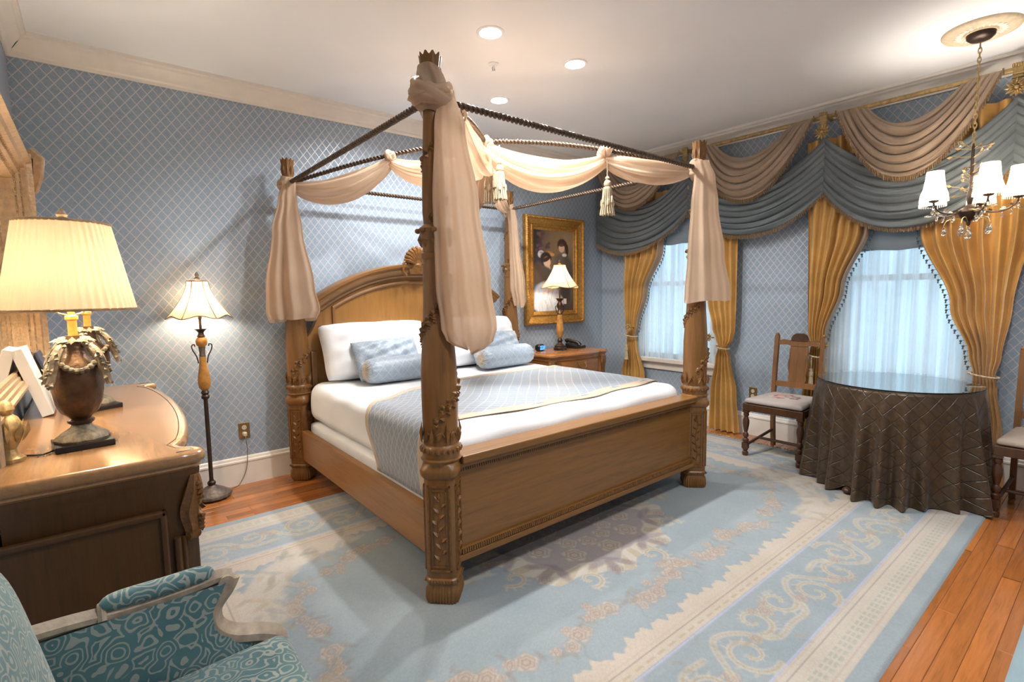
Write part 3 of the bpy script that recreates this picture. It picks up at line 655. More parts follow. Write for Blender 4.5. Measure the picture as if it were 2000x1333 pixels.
def pillow(w, h, t, n=28, sag=.03, wr=.004, seed=0):
    m = MB(); rnd = random.Random(seed); ph = [rnd.uniform(0, 6) for _ in range(6)]
    for sgn in (1, -1):
        def g(u, v):
            a, b = u*2-1, v*2-1; x = w/2*a*(1-.05*(1-b*b)*abs(a)**3-.055*b**4); y = h/2*b*(1-.05*(1-a*a)*abs(b)**3-.07*a**4)
            q = max(0, (1-abs(a)**2.8))**.45*max(0, (1-abs(b)**2.8))**.45; z = sgn*t/2*q*(1-sag*math.sin(a*4+ph[0])); z += sgn*wr*q*(math.sin(a*11+b*7+ph[1])+math.sin(b*13-a*6+ph[2])+math.sin(a*19-b*4+ph[3])*.6)
            return (x, y, z)
        m.grid(g, n, n, flip=(sgn < 0), uvfn=lambda u, v: (u*w, v*h))
    return m
def lean(o, loc, tilt, yaw=0, roll=0): o.location = loc; o.rotation_euler = (tilt, roll, yaw); return o
for (x, tl, lab, sd, yw) in ((1.745, 1.15, 'plump white pillow leaning on headboard behind the left blue cushion', 1, .0), (2.70, 1.15, 'white pillow leaning on headboard beside the nightstand, half behind sheer scarf', 2, -.02)):
    o = pillow(.93, .47, .27, sag=.05, wr=.006, seed=sd).build('pillow', mt['linen'], ang=180); merge(o); lean(o, (x, 3.845, MZ+.228), tl, yw); tag(o, lab, 'pillow', 'white pillows on the bed')
for (x, lab, sd, yw, rl) in ((1.735, 'flat ice blue rectangular cushion leaning on the left white pillow', 4, .02, -.035), (2.79, 'ice blue rectangular cushion leaning on the pillow beside the nightstand', 5, -.02, .02)):
    o = pillow(.56, .33, .10, sag=.06, wr=.006, seed=sd).build('cushion', mt['cushion'], ang=180); merge(o); lean(o, (x, 3.645, MZ+.172), 1.08, yw, rl); tag(o, lab, 'cushion', 'blue cushions on the bed')
def bolster(x0, x1, y, r, lab, yaw):
    L = x1-x0; t = thing('bolster', lab, 'bolster', ((x0+x1)/2, y, MZ+.006), yaw, 'blue bolsters on the bed'); m = MB()
    prof = [(.004, -L/2+.010), (r*.3, -L/2-.002), (r*.62, -L/2+.002), (r*.86, -L/2+.022), (r*.97, -L/2+.055), (r, -L/2+.11), (r, 0), (r, L/2-.11), (r*.97, L/2-.055), (r*.86, L/2-.022), (r*.62, L/2-.002), (r*.3, L/2+.002), (.004, L/2-.01)]
    prof2 = []
    for (a, b), (c, d) in zip(prof, prof[1:]):
        for k in range(4): prof2.append((lerp(a, c, k/4), lerp(b, d, k/4)))
    prof2.append(prof[-1]); seg = 60; vs = []; uv = []
    for (q, z) in prof2:
        for i in range(seg+1):
            a = 2*PI*i/seg; e = max(0, (abs(z)-(L/2-.1))/.1); w_ = q*(1+.05*e*math.sin(17*a)+.012*math.sin(3*a+z*14)+.008*math.sin(z*40+2*a)); vs.append((z, w_*math.cos(a)*1.03, r+w_*math.sin(a)*.97)); uv.append((z, a*r))
    w_ = seg+1; m.add(vs, [(j*w_+i, j*w_+i+1, (j+1)*w_+i+1, (j+1)*w_+i) for j in range(len(prof2)-1) for i in range(seg)], uv); o = m.build('cover', mt['cushion'], t, ang=180)
    for s_ in (-1, 1):
        g = MB(); c = Vector((s_*(L/2-.002), 0, r)); g.ell(c, (.012, .014, .014))
        for k in range(22):
            a = 2*PI*k/22; d = Vector((0, math.cos(a), math.sin(a))); g.tube([c, c+d*.035+Vector((s_*.010, 0, 0)), c+d*(.066+.012*(k % 2))+Vector((-s_*.012, 0, 0))], lambda q: .0055-.001*q, 5)
        g.build('gathered_rosette', mt['border'], t, label='sand gathered rosette end')
    return t
bolster(1.48, 2.12, 3.50, .098, 'ice blue bolster with gathered sand end in front of left cushion', .01)
bolster(2.50, 3.08, 3.51, .098, 'ice blue bolster with trellis pattern at the nightstand side of the bed', .06)

# ------------------------------------------------------------------ canopy scarves and tassels
def knot(c, r, h, seed=0, axis=(0, 0, 1), wraps=2):
    """cloth wound round a post or rod: a bulging sleeve with slanting folds, crossed by a tied band"""
    rnd = random.Random(seed); m = MB(); ax = Vector(axis).normalized(); a1 = ax.orthogonal().normalized(); a2 = ax.cross(a1); c = Vector(c); p0, p1 = rnd.uniform(0, 6.3), rnd.uniform(0, 6.3); sl = rnd.choice((-1, 1))*rnd.uniform(2.2, 3.2)
    def g(u, v):
        a = 2*PI*u; b = math.sin(PI*v)**.45; q = r*(.72+.42*b)+.13*r*b*(math.sin(4*a+sl*v*2.4+p0)+.8*math.sin(7*a+sl*v*4+p1)+.5*math.sin(13*a+sl*v*5)); return c+(a1*math.cos(a)+a2*math.sin(a))*q+ax*((v-.5)*h+.10*h*math.sin(a+p0))
    m.grid(g, 64, 20, cu=True)
    for k in range(wraps):
        ti = (.55 if k % 2 else -.45)*rnd.uniform(.7, 1.1); pa = rnd.uniform(0, 6.3); pts = []
        for i in range(33): a = pa+2*PI*i/32; pts.append(c+(a1*math.cos(a)+a2*math.sin(a))*r*1.10+ax*(ti*h*.42*math.sin(a-pa)))
        m.tube(pts, lambda t: h*.15*(1+.15*math.sin(t*11+k)), 16, cap=False, rf=lambda th, t: 1+.10*math.sin(5*th+t*4)+.07*math.sin(9*th+k))
    return m
def tail(keys, wdir, flat=.42, folds=9, seed=0, n=110, rows=48, pouch=0):
    """hanging end of voile: keys = (z, cx, cy, width); closes to a soft pouch at the hem"""
    rnd = random.Random(seed); ph = [rnd.uniform(0, 6.3) for _ in range(5)]; z0, z1 = keys[0][0], keys[-1][0]; K = lambda j: [(-k[0], k[j]) for k in keys]; wd = Vector((math.cos(wdir), math.sin(wdir), 0)); dd = Vector((-wd.y, wd.x, 0)); m = MB()
    def g(u, v):
        t = v; z = lerp(z0, z1, t); a = 2*PI*u; w_ = key(K(3), -z)/2; cx, cy = key(K(1), -z), key(K(2), -z); am = .10+.34*math.sin(min(1, t*1.15)*PI*.55)
        f = 1+am*(.55*math.sin(folds*a+ph[0]+t*.8)+.35*math.sin((folds//2+1)*a+ph[1]-t*1.2)+.25*math.sin((folds+5)*a+ph[2])); hem = .012*math.sin(a+ph[3])*t**3+.007*math.sin(3*a+ph[4])*t**3+.10*pouch*max(0, t-.9)/.1*0
        p = Vector((cx, cy, z+hem))+wd*(w_*math.cos(a)*(1+.05*math.sin(2*a+ph[1])))+dd*(w_*flat*math.sin(a)*f+.010*t*math.sin(folds*a*1.0+ph[2])); return p
    m.grid(g, n, rows, cu=True, flip=True)
    return m
def drape(p0, p1, sag, r, seed=0, n=40, seg=44, r0=.35, up=.0):
    rnd = random.Random(seed); ph = [rnd.uniform(0, 6.3) for _ in range(4)]; p0 = Vector(p0); p1 = Vector(p1); pts = [p0.lerp(p1, i/n)-Vector((0, 0, sag*4*(i/n)*(1-i/n))) for i in range(n+1)]
    m = MB(); m.tube(pts, lambda t: r*(r0+(1-r0)*math.sin(PI*t)**.8), seg, cap=False, rf=lambda th, t: (1+.17*math.sin(6*th+ph[0]+2.6*t)+.12*math.sin(10*th+ph[1]-3*t)+.06*math.sin(19*th+ph[2]))*(1.0+.25*abs(math.cos(th)))); return m
SA = thing('canopy_scarf', 'peach voile scarf swagged from the post near the floor lamp to the window post', 'scarf', (HC, 2.97, 2.2))
SB = thing('canopy_scarf', 'peach voile scarf tied on the nearest bedpost and running back beside the painting', 'scarf', (HC, 2.9, 2.2))
def sp(mb, name, par): mb.build(name, mt['scarf'], par, world=True, ang=180)
Pbl, Pfr, Pfl, Pbr = Vector(c4[3]), Vector(c4[1]), Vector(c4[0]), Vector(c4[2]); dn = Vector((0, 0, -1))
k1, kc, k2 = diag(3, 1, .265), diag(3, 1, .5), diag(3, 1, .785)
sp(knot(Pbl+Vector((0, 0, -.01)), .052, .13, 1), 'knot', SA); sp(knot(Pfr+Vector((0, 0, -.02)), .052, .14, 2), 'knot', SA)
sp(knot(k1+dn*.01, .030, .085, 3, (1, -1, 0)), 'knot', SA); sp(knot(kc+dn*.01, .035, .11, 4, (1, -1, 0)), 'knot', SA); sp(knot(k2+dn*.01, .032, .10, 5, (1, -1, 0)), 'knot', SA)
sp(drape(Pbl+Vector((.03, -.03, -.03)), k1+dn*.05, .105, .068, 1), 'drape', SA); sp(drape(k1+dn*.05, kc+dn*.05, .12, .062, 2), 'drape', SA); sp(drape(kc+dn*.04, k2+dn*.07, .145, .080, 3), 'drape', SA); sp(drape(k2+dn*.07, Pfr+Vector((-.04, .04, -.02)), .035, .062, 4), 'drape', SA)
sp(tail([(2.23, 1.15, 3.93, .09), (2.10, 1.135, 3.93, .13), (1.88, 1.122, 3.935, .21), (1.474, 1.124, 3.935, .335), (1.29, 1.135, 3.935, .375), (1.225, 1.13, 3.935, .33)], -.27, .26, 9, 11), 'tail', SA)
sp(tail([(2.26, 3.20, 1.90, .10), (2.15, 3.21, 1.88, .14), (1.977, 3.215, 1.88, .18), (1.634, 3.226, 1.87, .245), (1.38, 3.236, 1.86, .305), (1.33, 3.236, 1.86, .31)], -1.02, .36, 8, 12), 'tail', SA)
sp(knot(Pfl+Vector((0, 0, .02)), .058, .19, 6, wraps=3), 'knot', SB); sp(knot(Pbr+Vector((0, 0, -.01)), .05, .12, 7), 'knot', SB); kf = diag(0, 2, .2); sp(knot(kf+dn*.01, .03, .08, 8, (1, 1, 0)), 'knot', SB)
sp(drape(Pfl+Vector((.04, .04, 0)), kf+dn*.03, .05, .05, 5), 'drape', SB); sp(drape(kf+dn*.03, kc+dn*.07, .14, .085, 6), 'drape', SB); sp(drape(kc+dn*.07, Pbr+Vector((-.04, -.04, 0)), .11, .042, 7), 'drape', SB)
sp(tail([(2.25, 1.205, 1.89, .07), (2.092, 1.200, 1.862, .135), (1.778, 1.212, 1.848, .205), (1.432, 1.232, 1.835, .25), (1.255, 1.248, 1.825, .255), (1.20, 1.25, 1.823, .215), (1.172, 1.25, 1.823, .14), (1.155, 1.25, 1.823, .02)], -.59, .42, 9, 13), 'tail', SB)
sp(tail([(2.21, 3.22, 3.93, .09), (2.05, 3.235, 3.92, .10), (1.868, 3.245, 3.92, .11), (1.466, 3.262, 3.90, .16), (1.31, 3.275, 3.89, .14), (1.275, 3.275, 3.89, .11)], -.7, .5, 7, 14), 'tail', SB)
sp(tail([(2.42, 2.19, 2.95, .03), (2.28, 2.175, 2.95, .06), (2.12, 2.15, 2.955, .085), (2.03, 2.14, 2.955, .06), (1.99, 2.14, 2.955, .01)], -.68, .5, 6, 15), 'tail', SB)
def tassel(loc, L, label, lean_=0):
    t = thing('tassel', label, 'tassel', loc, 0, 'tassels on the canopy'); z0 = -L
    MB().twist([(0, 0, -i*.11/20) for i in range(21)], .003, .0035, .015).build('cord', mt['rope'], t, ang=180)
    MB().lathe([(.004, -.10), (.013, -.108), (.016, -.118), (.010, -.128), (.020, -.135), (.026, -.15), (.024, -.165), (.016, -.172), (.028, -.178), (.030, -.19), (.022, -.198)], 20).build('head', mt['rope'], t)
    sk = MB()
    for k in range(34):
        a = 2*PI*k/34; r = .028*(1 if k % 2 else .7); sk.tube([(r*math.cos(a), r*math.sin(a), -.19), (r*1.3*math.cos(a), r*1.3*math.sin(a), -.19-(L-.19)*.5), (r*1.75*math.cos(a), r*1.75*math.sin(a), -L+random.uniform(0, .012))], .0042, 5)
    for k in range(8): a = 2*PI*k/8; sk.lathe([(.003, 0), (.007, -.01), (.009, -.04), (.008, -.045)], 8, (.04*math.cos(a), .04*math.sin(a), -.24-.02*(k % 2)))
    sk.build('skirt', mt['rope'], t)
    return t
tassel((kc.x+.023, kc.y-.135, kc.z-.05), .37, 'cream tassel hanging nearer at the centre of the bed canopy')
tassel((kc.x-.02, kc.y-.075, kc.z-.05), .39, 'longer pale tassel behind its twin at the canopy centre')
tassel((k2.x-.01, k2.y-.03, k2.z-.08), .37, 'cream tassel hanging alone from the canopy knot near the window')

# ------------------------------------------------------------------ window treatments on the right wall
def swag(y0, y1, zt, inset, ga, gb, dt, db, out, bulge, nf, amp, seed, nu=64, nv=84, skew=0, ol=.0):
    rnd = random.Random(seed); A = [rnd.uniform(.45, 1.25) for _ in range(nf+2)]; pw = 2.1
    def fr(v): k = v*nf; i = int(k); return lerp(A[i], A[min(i+1, nf+1)], k-i)
    def g(u, v):
        ya = y0-inset*(1-v); yb = y1+inset*(1-v); za = zt-ga*v; zb = zt-gb*v; uu = u
        zm = zt-(dt+(db-dt)*v); p = 1-abs(2*uu-1-skew*(1-abs(2*uu-1)))**pw; z = lerp(za, zb, uu)+(zm-(za+zb)/2)*p
        en = .25+.75*math.sin(PI*u)**.8; ph = 2*PI*nf*v+1.6*math.sin(2.6*u+seed)+.8*math.sin(6*u+v*5); am = amp*fr(v)*en; p2 = 2*PI*nf*.57*v+seed+2.2*math.sin(3.1*u+1.7*seed)
        o = out+ol*v+bulge*math.sin(PI*u)**.8*(.35+.65*math.sin(PI*min(1, v*.9+.05)))+am*(math.sin(ph)+.8*math.sin(p2)+.35*math.sin(2*ph+1))
        return (XR-o, lerp(ya, yb, uu), z+am*.55*math.cos(ph))
    return MB().grid(g, nu, nv, flip=True), g
def fringe_line(g, v, L=.03, n=90, mat='fringe'):
    m = MB()
    for k in range(n):
        p = Vector(g(k/(n-1), v)); q = p+Vector((-.002, random.uniform(-.004, .004), -L*random.uniform(.75, 1.1))); m.tube([p+Vector((-.004, 0, .012)), p+Vector((-.005, 0, 0)), q], .0052, 4)
    return m
SEC = [4.145, 2.945, 1.70, .573, -.67]
names_b = ['slate blue silk swag in the corner over the window behind the bed', 'slate blue silk swag over the papered wall between the two windows', 'slate blue silk swag over the window above the round table', 'slate blue silk swag running out of the picture at the right edge']
names_t = ['taupe silk swag in the corner above the window behind the bed', 'taupe silk swag above the papered wall between the windows', 'taupe silk swag looped high above the window with the round table', 'taupe silk swag beyond the chandelier at the right edge']
for i in range(4):
    y0, y1 = SEC[i], SEC[i+1]
    t = thing('blue_swag', names_b[i], 'swag', (XR-.12, (y0+y1)/2, 2.62), 0, 'blue swags of the valance')
    m, g = swag(y0, y1, 2.63, 0, .68 if i == 0 else .46, .46, .30, (.79, .745, .80, .78)[i], .135, .075, 8, .015, 20+i, skew=.08 if i == 0 else 0); m.build('cloth', mt['blue_silk'], t, world=True, ang=180); fringe_line(g, 1.0, .028).build('fringe', mt['fringe'], t, world=True, kind='stuff', label='tan fringe along the lower edge')
    t = thing('taupe_swag', names_t[i], 'swag', (XR-.15, (y0+y1)/2, 2.79), 0, 'taupe swags of the valance')
    a, b = y0-(.03 if i == 0 else .085), y1+.075
    m, g = swag(a, b, 2.795, .20, 0, 0, .20, (.50, .59, .60, .6)[i], .14, .11, 6, .019, 30+i, skew=0, ol=.03); m.build('cloth', mt['tan_silk'], t, world=True, ang=180); fringe_line(g, 1.0, .026).build('fringe', mt['fringe'], t, world=True, kind='stuff', label='tan fringe along the lower edge')
rod = thing('valance_pole', 'gilded valance pole running below the crown moulding along the window wall', 'pole', (XR-.135, 2, 2.785)); MB().tube([(XR-.135, YF+.1, 2.79), (XR-.135, YB-.03, 2.79)], .017, 12).build('pole', mt['giltrod'], rod, world=True)
for y in (2.945, 1.70, .573): MB().box((XR-.135, y-.012, 2.78), (XR-.001, y+.012, 2.80)).build('bracket', mt['giltrod'], rod, world=True, smooth=False)
for (y, lab) in ((2.945, 'gilt rosette bracket of the valance half hidden behind the bedpost scarf'), (1.70, 'gilt rosette bracket between the two taupe swags left of the chandelier'), (.573, 'gilt rosette bracket above the chandelier at the right edge')):
    t = thing('valance_rosette', lab, 'rosette', (XR-.20, y, 2.66), 0, 'gilt rosettes of the valance'); m = MB()
    for k in range(12):
        a = 2*PI*k/12
        for (L, w_, q) in ((.055, .013, 0), (.035, .010, -.008)): m.leaf((q, .008*math.cos(a+q*30), .008*math.sin(a+q*30)), (-.25, math.cos(a+q*30), math.sin(a+q*30)), (-1, 0, 0), L, w_, .006)
    m.ell((-.012, 0, 0), (.012, .014, .014)); m.build('flower', mt['giltrod'], t)
    m = MB().box((.01, -.022, .03), (.04, .022, .145)); 
    for k in range(5): m.ell((.004, -.024+.012*k, .142), (.011, .008, .014), 7, 5)
    m.box((.002, -.027, .085), (.045, .027, .094)).box((.002, -.027, .062), (.045, .027, .069)); m.build('stem', mt['giltrod'], t, bevel=.003)
def panel(name, label, keys, folds, seed, base=.108, amp=.028, bead=None, zb=.012, mat='gold_silk', edge=None):
    """keys: (z, y_far, y_near); gathers to a tie and falls to the floor"""
    rnd = random.Random(seed); ph = [rnd.uniform(0, 6.3) for _ in range(4)]; am = [rnd.uniform(.5, 1.2) for _ in range(folds+2)]; z1 = keys[0][0]; KL = [(-k[0], k[1]) for k in keys]; KR = [(-k[0], k[2]) for k in keys]
    t = thing(name, label, 'curtain', (XR-base, (keys[-1][1]+keys[-1][2])/2, 0), 0, 'gold curtains')
    def g(u, v):
        z = lerp(z1, zb, v); a, b = key(KL, -z), key(KR, -z); w_ = abs(a-b); uu = u+.018*math.sin(2*PI*folds*u+ph[0]+z*.6)*1.0/folds*2; k = u*folds; i = int(k); q = lerp(am[i], am[min(i+1, folds+1)], k-i)
        A = amp*(.45+.55*min(1, w_/.35)); o = base+A*q*math.sin(2*PI*folds*u+ph[1]+.25*math.sin(z*2))+.003*math.sin(2*PI*folds*1.6*u+ph[2]+z)+.03*max(0, 1-w_/.14); return (XR-o, lerp(a, b, uu), z)
    MB().grid(g, 150, 90, flip=True).build('cloth', mt[mat], t, world=True, ang=180)
    if bead is not None:
        u = 1.0 if bead > 0 else 0.0; m = MB(); z = z1-.05; ztie = min(keys, key=lambda k: abs(k[1]-k[2]))[0]
        while z > ztie+.03:
            v = (z1-z)/(z1-zb); p = Vector(g(u, v)); d = -1 if bead > 0 else 1; c = p+Vector((-.006, d*.018, -.006)); m.tube([p, c], .0016, 4); m.ell(c, (.0085, .0085, .0085), 7, 5); m.tube([c, c+Vector((0, d*.002, -.022))], lambda t_: .002+.004*t_, 5); z -= .036
        m.build('bead_trim', mt['bead'], t, world=True, kind='stuff', label='slate ball fringe on the inner edge')
        if edge: MB().grid(lambda s_, q: tuple(Vector(g(lerp(u-(.13 if bead > 0 else -.13), u, s_), q*(z1-ztie)/(z1-zb)))+Vector((-.004, 0, 0))), 12, 60, flip=(bead > 0)).build('edge_band', mt['tan_silk'], t, world=True, ang=180)
    return t
panel('gold_curtain', 'gold silk curtain tied back between the nightstand and the window', [(2.45, 3.80, 3.05), (1.85, 3.757, 3.25), (1.4, 3.76, 3.44), (1.0, 3.73, 3.555), (.90, 3.70, 3.585), (.8, 3.71, 3.57), (.45, 3.78, 3.475), (0, 3.80, 3.44)], 7, 1, bead=1, edge=True)
panel('gold_curtain', 'gold silk curtain tied back just behind the footboard bedpost', [(2.45, 2.98, 2.42), (1.95, 2.80, 2.43), (1.3, 2.72, 2.425), (1.02, 2.66, 2.43), (.92, 2.62, 2.45), (.84, 2.585, 2.50), (.74, 2.62, 2.47), (.4, 2.67, 2.40), (0, 2.68, 2.365)], 5, 2)
panel('gold_curtain', 'gold silk curtain tied back behind the needlepoint chair', [(2.62, 1.84, 1.20), (2.1, 1.82, 1.27), (1.887, 1.812, 1.36), (1.4, 1.80, 1.525), (1.02, 1.786, 1.635), (.93, 1.755, 1.655), (.83, 1.77, 1.64), (.4, 1.82, 1.60), (0, 1.84, 1.58)], 7, 3, bead=1, edge=True)
panel('gold_curtain', 'wide gold silk curtain tied back right of the round table', [(2.62, 1.22, .42), (2.1, 1.12, .44), (1.815, 1.045, .46), (1.26, .85, .525), (.91, .73, .562), (.79, .70, .585), (.70, .70, .57), (.39, .69, .53), (0, .70, .50)], 7, 4, bead=-1, amp=.034)
def tieback(y0, y1, z, label, ros=None, tass=True, xo=.108):
    t = thing('curtain_tieback', label, 'tieback', (XR-xo, (y0+y1)/2, z), 0, 'rope tiebacks on the gold curtains'); w_ = abs(y1-y0)/2+.022; m = MB()
    m.twist([(.062*math.cos(a)-.02, w_*math.sin(a), .012*math.sin(a)) for a in np.linspace(0, 2*PI, 60)], .004, .005, .022); m.build('rope', mt['rope'], t, ang=180)
    if tass:
        m = MB().twist([(-.085, .01, -.01-i*.004) for i in range(26)], .003, .0035, .016); m.lathe([(.004, -.10), (.014, -.11), (.012, -.125), (.018, -.135), (.020, -.16), (.016, -.17)], 14, (-.085, .01, 0)); m.build('tassel_cord', mt['rope'], t)
        s2 = MB()
        for k in range(18): a = 2*PI*k/18; s2.tube([(-.085+.010*math.cos(a), .01+.010*math.sin(a), -.165), (-.085+.022*math.cos(a), .01+.022*math.sin(a), -.27)], .004, 4)
        s2.build('tassel_skirt', mt['rope'], t)
    if ros is not None:
        m = MB()
        for k in range(10): a = 2*PI*k/10; m.leaf((-.10, ros+.006*math.cos(a), .10+.006*math.sin(a)), (-.3, math.cos(a), math.sin(a)), (-1, 0, 0), .042, .012, .006)
        m.ell((-.11, ros, .10), (.012, .013, .013)); m.tube([(-.10, ros, .10), (.0, ros, .09)], .006, 6); m.build('holdback_flower', mt['giltrod'], t)
tieback(3.70, 3.585, .90, 'rope tieback with hanging tassel on the curtain by the nightstand', ros=-.03)
tieback(2.585, 2.50, .84, 'rope tieback on the curtain behind the footboard bedpost', ros=.10, tass=False)
tieback(1.755, 1.655, .83, 'rope tieback with tassel behind the needlepoint chair back', ros=-.08)
tieback(.70, .585, .785, 'rope tieback on the wide curtain right of the round table', ros=None, tass=False)
for i, ((a, b), zb, lab) in enumerate(zip(WINS[:2], (1.90, 1.70), ('behind the bed', 'above the round table'))):
    t = thing('sheer_curtain', 'sheer white voile curtain lit from outside at the window '+lab, 'curtain', (XR-.035, (a+b)/2, .5), 0, 'sheer curtains'); p0 = i*2.1
    MB().grid(lambda u, v: (XR-.035-.010*math.sin(2*PI*13*u+p0)-.006*math.sin(2*PI*29*u+v+p0)-.003*math.sin(2*PI*47*u), lerp(b+.06, a-.06, u), lerp(2.38, (.655, .40, .4)[i], v)), 200, 12, flip=True).build('voile', mt['sheer'], t, world=True, ang=180)
    t = thing('roman_blind', 'raised grey blue roman blind at the top of the window '+lab, 'blind', (XR-.06, (a+b)/2, zb), 0, 'roman blinds')
    MB().grid(lambda u, v: (XR-.052-.018*abs(math.sin(v*PI*4))**.7-.004*math.sin(u*30+v*9), lerp(b+.03, a-.03, u), lerp(2.40, zb, v)-.012*math.sin(PI*u)*v+.004*math.sin(u*23)*v), 50, 48, flip=True).build('cloth', mt['roman'], t, world=True, ang=180)

# ------------------------------------------------------------------ round table with cloth and glass
TX, TY, TZ, TR = 4.315, 1.04, .742, .462
t = thing('round_table', 'small round pedestal table hidden under the brown cloth', 'table', (TX, TY, 0))
MB().lathe([(0, .70), (TR-.02, .70), (TR-.012, .71), (TR-.012, .728), (TR-.02, .734), (0, .734)], 48, cap=False).build('tabletop', mt['dark'], t)
MB().lathe([(.10, .12), (.05, .16), (.035, .25), (.06, .4), (.04, .5), (.05, .65), (.12, .70)], 24).build('pedestal', mt['dark'], t)
for k in range(4):
    a = PI-.27+k*PI/2; d = Vector((math.cos(a), math.sin(a), 0)); m = MB().tube([d*.06+Vector((0, 0, .15)), d*.25+Vector((0, 0, .13)), d*.40+Vector((0, 0, .06)), d*.455+Vector((0, 0, .045))], .022, 8); m.ell(d*.47+Vector((0, 0, .036)), (.033, .033, .024)); m.build('foot', mt['dark'], t)
tt = NT('bronze_taffeta'); uv = tt.sep(tt.coord('UV')); l = tt.lattice(uv[0], uv[1], .11, .11, .028, .03); n = tt.noise(tt.coord(), 35, 4); tt.bump(tt.math('ADD', tt.math('MULTIPLY', n, .25), tt.math('MULTIPLY', l, -1.0)), .55, .006)
mt['taffeta'] = tt.base(tt.mix(l, tt.ramp(n, [(.3, (.046, .026, .012)), (.7, (.08, .048, .023))]), (.034, .02, .01)), .30, 0, Sheen_Weight=.1)
rnd = random.Random(5); FA = []
aa = 0
while aa < 2*PI-.18: FA.append((aa, rnd.uniform(.4, 1.2))); aa += rnd.uniform(.20, .38)
def cloth(u, v):
    a = 2*PI*u; zt = TZ; d = v*.80
    if d < .06: r = TR*(.0+d/.06*1.0)*1.0; return (r*math.cos(a), r*math.sin(a), zt)
    s_ = (d-.06)/.74; f = 0
    for (c, q) in FA: k = (a-c+PI) % (2*PI)-PI; f += q*math.exp(-(k/.062)**2)
    r = TR+.004+.012*min(1, s_*8)+s_*(-.012+.135*f)+.004*math.sin(23*a+s_*4)*s_; z = zt-s_*(zt-.022)-.004*min(1, s_*20)
    x = r*math.cos(a); y = r*math.sin(a); lim = XR-.03-.02-TX
    if x > lim-.04: x = lim-.04+(x-lim+.04)*.25
    if z < .11 and abs(a-(PI-.27)) < .16: z += .055*math.cos((a-PI+.27)/.16*PI/2)*(1-z/.11)
    return (x, y, z)
o = MB().grid(cloth, 260, 60, cu=True, flip=True, uvfn=lambda u, v: (u*3.6 if u < .999 else 3.6, v*.85)).build('tablecloth', mt['taffeta'], ang=180); o.location = (TX, TY, 0); tag(o, 'floor-length bronze brown quilted taffeta cloth on the round table', 'tablecloth')
o = MB().lathe([(0, .7435), (TR+.006, .7435), (TR+.009, .7475), (TR+.006, .7515), (0, .7515)], 72, cap=False).build('glass_top', mt['glass'], ang=30); o.location = (TX, TY, 0); tag(o, 'round glass sheet on the brown table cloth reflecting the window', 'glass top')

# ------------------------------------------------------------------ dining chairs (face local -x)
nt = NT('needlepoint'); co = nt.coord(); x3 = nt.sep(co); rr2 = nt.math('SQRT', nt.math('ADD', nt.math('POWER', x3[0], 2), nt.math('POWER', nt.math('MULTIPLY', x3[1], .75), 2)))
vo = nt.n('ShaderNodeTexVoronoi'); nt.set(vo.inputs['Vector'], co); vo.inputs['Scale'].default_value = 26; msk = nt.math('LESS_THAN', nt.math('ADD', rr2, nt.math('MULTIPLY', nt.noise(co, 16), .12)), .16); pet = nt.math('LESS_THAN', vo.outputs['Distance'], .55)
flw = nt.ramp(nt.sep(vo.outputs['Color'])[0], [(.2, (.40, .16, .14)), (.45, (.55, .40, .33)), (.6, (.20, .20, .16)), (.85, (.16, .06, .07))]); nt.bump(nt.noise(co, 300, 2), .3)
mt['needle'] = nt.base(nt.mix(nt.math('MULTIPLY', msk, pet), (.37, .325, .30), flw), .9); mt['oatmeal'] = plain('oatmeal_cloth', (.36, .30, .25), .9, var=.06, bump=.3, bscale=300)
